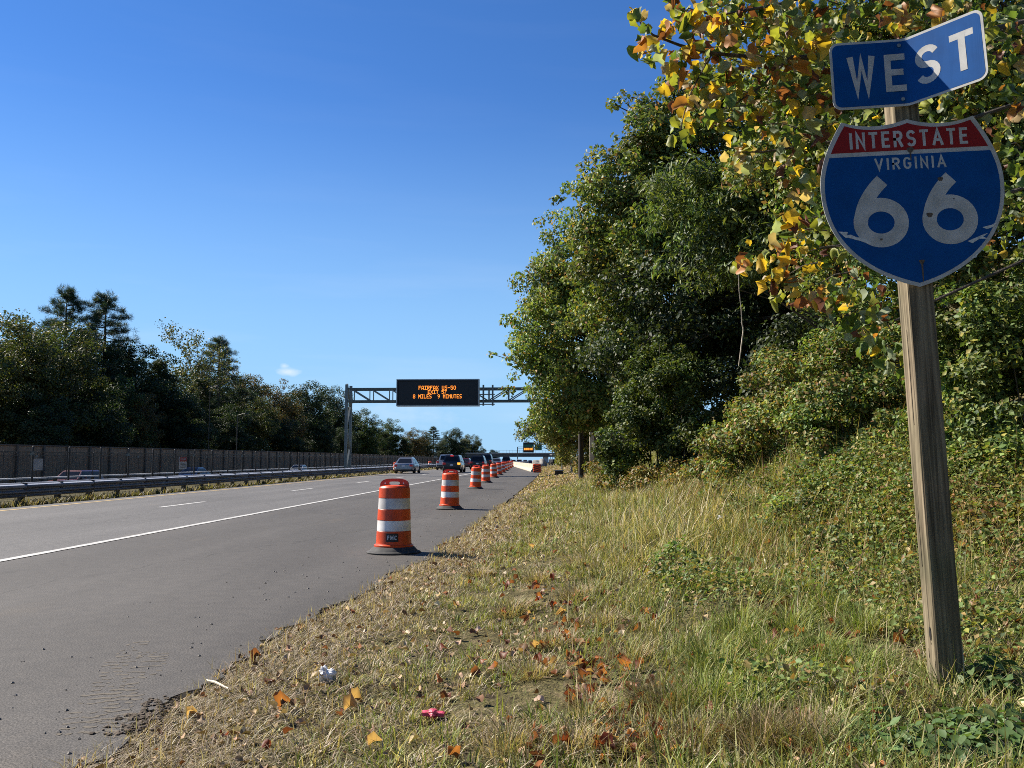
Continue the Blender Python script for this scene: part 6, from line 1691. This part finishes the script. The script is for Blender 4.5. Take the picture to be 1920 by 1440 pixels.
# creeping ground cover over the bank
q = np.random.RandomState(212); N = 95000
y = 4.3 + 11 * q.rand(N) ** 1.15; x = .85 + 3.7 * q.rand(N) ** .8
cov = fbm2(x, y, 23, 1.7, 4) + .30 * sstep(1.4, 3.4, x) + .30 * sstep(6.5, 9.5, y) - .05
cov = cov - .5 * sstep(8.0, 9.5, y) * (1 - sstep(2.3, 3.1, x - .10 * (y - 9)))
k = q.rand(N) < np.clip(cov * 2.2, 0, 1); x, y, cov = x[k], y[k], cov[k]; N = len(x)
pos = np.stack([x, y, tz(x, y) + (.02 + .26 * q.rand(N) ** 1.3) * (.5 + np.clip(cov, 0, 1) * 1.3)], -1)
V, F, C = leafcloud(q, pos, q.normal(size=(N, 3)) * .55 + [-.2, -.1, 1], q.uniform(.022, .058, N), T_LEAF, pick(q, _b(PAL_VINE, 1.0)[:4] + [(1.6, (.26, .20, .07)), (1.0, (.24, .15, .06))], N, .3))
add('ground_cover', np_mesh('ground_cover', V, F, C), MAT_LEAF, label='low leafy vines creeping over the bank around the post', cat='ground cover', kind='stuff')

# broad-leaved weeds near the post and at the lower corner
def weed(name, label, spots, n, r, hmax, lsize, pal, seed):
    q = np.random.RandomState(seed); c = gpts(spots); cx, cy = np.mean(c, 0); b = (cx, cy, gz(cx, cy))
    root = thing(name, label, 'weed', b); pos = []; nr = []
    mb = MB()
    for (x0, y0) in c:
        for k in range(n):
            a_ = q.uniform(0, 2 * PI); rr = r * q.rand() ** .5; px_, py_ = x0 + rr * math.cos(a_), y0 + rr * math.sin(a_)
            zz_ = float(tz(px_, py_)) + hmax * (.25 + .75 * q.rand()) * (1 - .5 * rr / r)
            pos.append((px_ - cx, py_ - cy, zz_ - b[2])); nr.append((math.cos(a_) * .4 + q.normal() * .35, math.sin(a_) * .4 + q.normal() * .35, .9))
            if k % 4 == 0: mb.tube([(x0 - cx, y0 - cy, float(tz(x0, y0)) - b[2] - .02), ((px_ + x0) / 2 - cx, (py_ + y0) / 2 - cy, zz_ * .6 + float(tz(x0, y0)) * .4 - b[2]), pos[-1]], [.004, .003, .0015], 4, cap=False)
    pos = np.array(pos); N = len(pos)
    V, F, C = leafcloud(q, pos, np.array(nr), lsize * q.uniform(.6, 1.3, N), (np.array([(0, 0, 0), (.24, .28, .05), (.30, .58, .03), (0, 1, -.10), (-.30, .58, .03), (-.24, .28, .05)]), np.array([(0, 1, 2), (0, 2, 3), (0, 3, 4), (0, 4, 5)])), pick(q, pal, N))
    add('leaves', np_mesh('leaves', V, F, C), MAT_LEAF_SHINY, root); mb.put('stems', MAT_TWIG, root, kind='stuff')
PW_ = [(3, (.085, .14, .045)), (2.5, (.12, .18, .06)), (1.5, (.06, .10, .03)), (.5, (.20, .20, .06))]
weed('broadleaf_weed', 'dark leafy weeds filling the lower right corner below the post', [(1800, 1390), (1860, 1400), (1740, 1410), (1900, 1370), (1690, 1420), (1830, 1430), (1780, 1440), (1880, 1440), (1910, 1420), (1720, 1435), (1840, 1380)], 130, .17, .14, .05, PW_, 301)
weed('toothed_weed', 'leafy weed cluster just right of the post foot', [(1850, 1270), (1880, 1300), (1830, 1300)], 55, .13, .18, .062, PW_, 302)
weed('oval_leaf_weed', 'small oval-leaved weed in the grass left below the post foot', [(1620, 1390), (1650, 1370), (1660, 1420)], 34, .10, .16, .055, PW_, 303)
weed('green_seedling', 'bright green seedling standing in the tall dry grass', [(1262, 1060), (1270, 1045)], 42, .16, .26, .075, [(3, (.09, .17, .03)), (2, (.13, .21, .04)), (1, (.06, .11, .03))], 304)

# ------------------------------------------------------------------ fallen leaves
rg = np.random.RandomState(401)
F_OR, F_BR, F_TN, F_RD = (.31, .115, .045), (.17, .062, .034), (.40, .24, .125), (.22, .052, .026)
FX_ = [(1065, 1240), (1100, 1210), (1145, 1345), (1110, 1330), (1230, 1310), (1235, 1355), (1255, 1330), (1300, 1370), (1350, 1390), (1380, 1250), (1405, 1248), (890, 1245), (905, 1250), (775, 1215), (945, 1155), (835, 1315), (655, 1335), (640, 1345), (665, 1320), (850, 1430), (1080, 1150), (1160, 1195), (1230, 1175), (1215, 1150), (1130, 1120), (1470, 1150), (1455, 1165), (1560, 1090), (1490, 1235), (1480, 1160), (1625, 1160), (1690, 1200), (1560, 1210), (1590, 1215), (1590, 1260), (1530, 1230), (1675, 1280), (1660, 1290), (1720, 1130), (1465, 1280), (1510, 1365), (1500, 1350),
       (1820, 1160), (1870, 1170), (1885, 1190), (1905, 1180), (1830, 1140), (1815, 1225), (1890, 1245), (1905, 1240), (1880, 1280), (1905, 1295), (1845, 1340), (1880, 1065), (1850, 1050), (1900, 1080), (1640, 1360), (1595, 1435), (1120, 1410), (1135, 1415), (1160, 1390), (1045, 1405), (1290, 1250), (1200, 1260), (830, 1220), (790, 1140), (560, 1190), (610, 1225), (480, 1245), (505, 1290), (420, 1390), (530, 1330), (500, 1410), (360, 1350), (700, 1400), (735, 1165), (690, 1110), (960, 1040), (1000, 1030), (880, 1080), (1060, 985), (970, 985), (930, 1000), (1020, 1000), (1100, 1020), (1220, 1290), (1270, 1300), (1185, 1420), (1390, 1180), (1420, 1120)]
for k in range(85):
    FX_.append((rg.uniform(900, 1915), rg.uniform(985, 1435)))
for k in range(150):   # leaves drifted into the trough through the middle of the verge
    py = rg.uniform(1090, 1438); FX_.append((1010 + (py - 1090) * .55 + rg.normal() * (35 if k % 2 else 80), py))
for k in range(60): FX_.append((rg.uniform(1400, 1915), rg.uniform(1040, 1330)))
n = 0
for (px, py) in FX_:
    g = gspot(px, py)
    if g.x < float(edge_x(g.y)) + .03: continue
    c = [F_OR, F_BR, F_TN, F_RD][rg.choice(4, p=[.28, .32, .24, .16])]
    leaf_object((rg.choice([1, 2, 3, 5]), c), MAT_LEAF_AUTUMN, 'fallen_leaf', ground, (g.x, g.y, g.z + rg.uniform(.022, .058) * (1 + .5 * (g.y > 8))), (rg.normal() * .5, rg.normal() * .5, rg.uniform(0, 6.3)), rg.uniform(.045, .088) if n < 90 or n % 2 == 0 else rg.uniform(.03, .06))
    n += 1
# small leaf litter nobody could count
N = 5000
x, y = scatter(N, 3.4, 26, -.05, 4.2, 1.6); hh = fbm2(x, y, 14, 1.5, 3); k = rg.rand(N) < np.clip(.5 + .9 * hh + .7 * (x - edge_x(y) < .9), .05, 1); x, y = x[k], y[k]; N = len(x)
pos = np.stack([x, y, tz(x, y) + rg.uniform(.006, .05, N)], -1)
V, F, C = leafcloud(rg, pos, rg.normal(size=(N, 3)) * .5 + [0, 0, 1], rg.uniform(.02, .055, N) * (1 + y / 30), lobed(9, .8), pick(rg, [(3, (.42, .30, .18)), (.7, F_OR), (2.5, (.16, .09, .05)), (3, (.28, .19, .115)), (1.5, (.52, .42, .29))], N))
add('leaf_litter', np_mesh('leaf_litter', V, F, C), leaf_mat('dry_leaf', .08, .8, .15), ground, kind='stuff')
# a couple of dead sticks by the pavement edge
for (a, b, r, lab) in (((378, 1290), (428, 1306), .009, 'pale dead stick lying in the straw beside the mud'), ((1590, 1075), (1612, 1098), .006, 'thin pale stick lying on the green bank'), ((1430, 1045), (1440, 1085), .006, 'short pale stalk leaning in the grass left of the brambles')):
    p, q = gspot(*a), gspot(*b)
    MB().tube([tuple(p + Vector((0, 0, .05))), tuple((p + q) / 2 + Vector((0, 0, .06))), tuple(q + Vector((0, 0, .045)))], [r, r * .9, r * .6], 6).put('dead_stick', MAT_PLANK, label=lab, cat='stick')
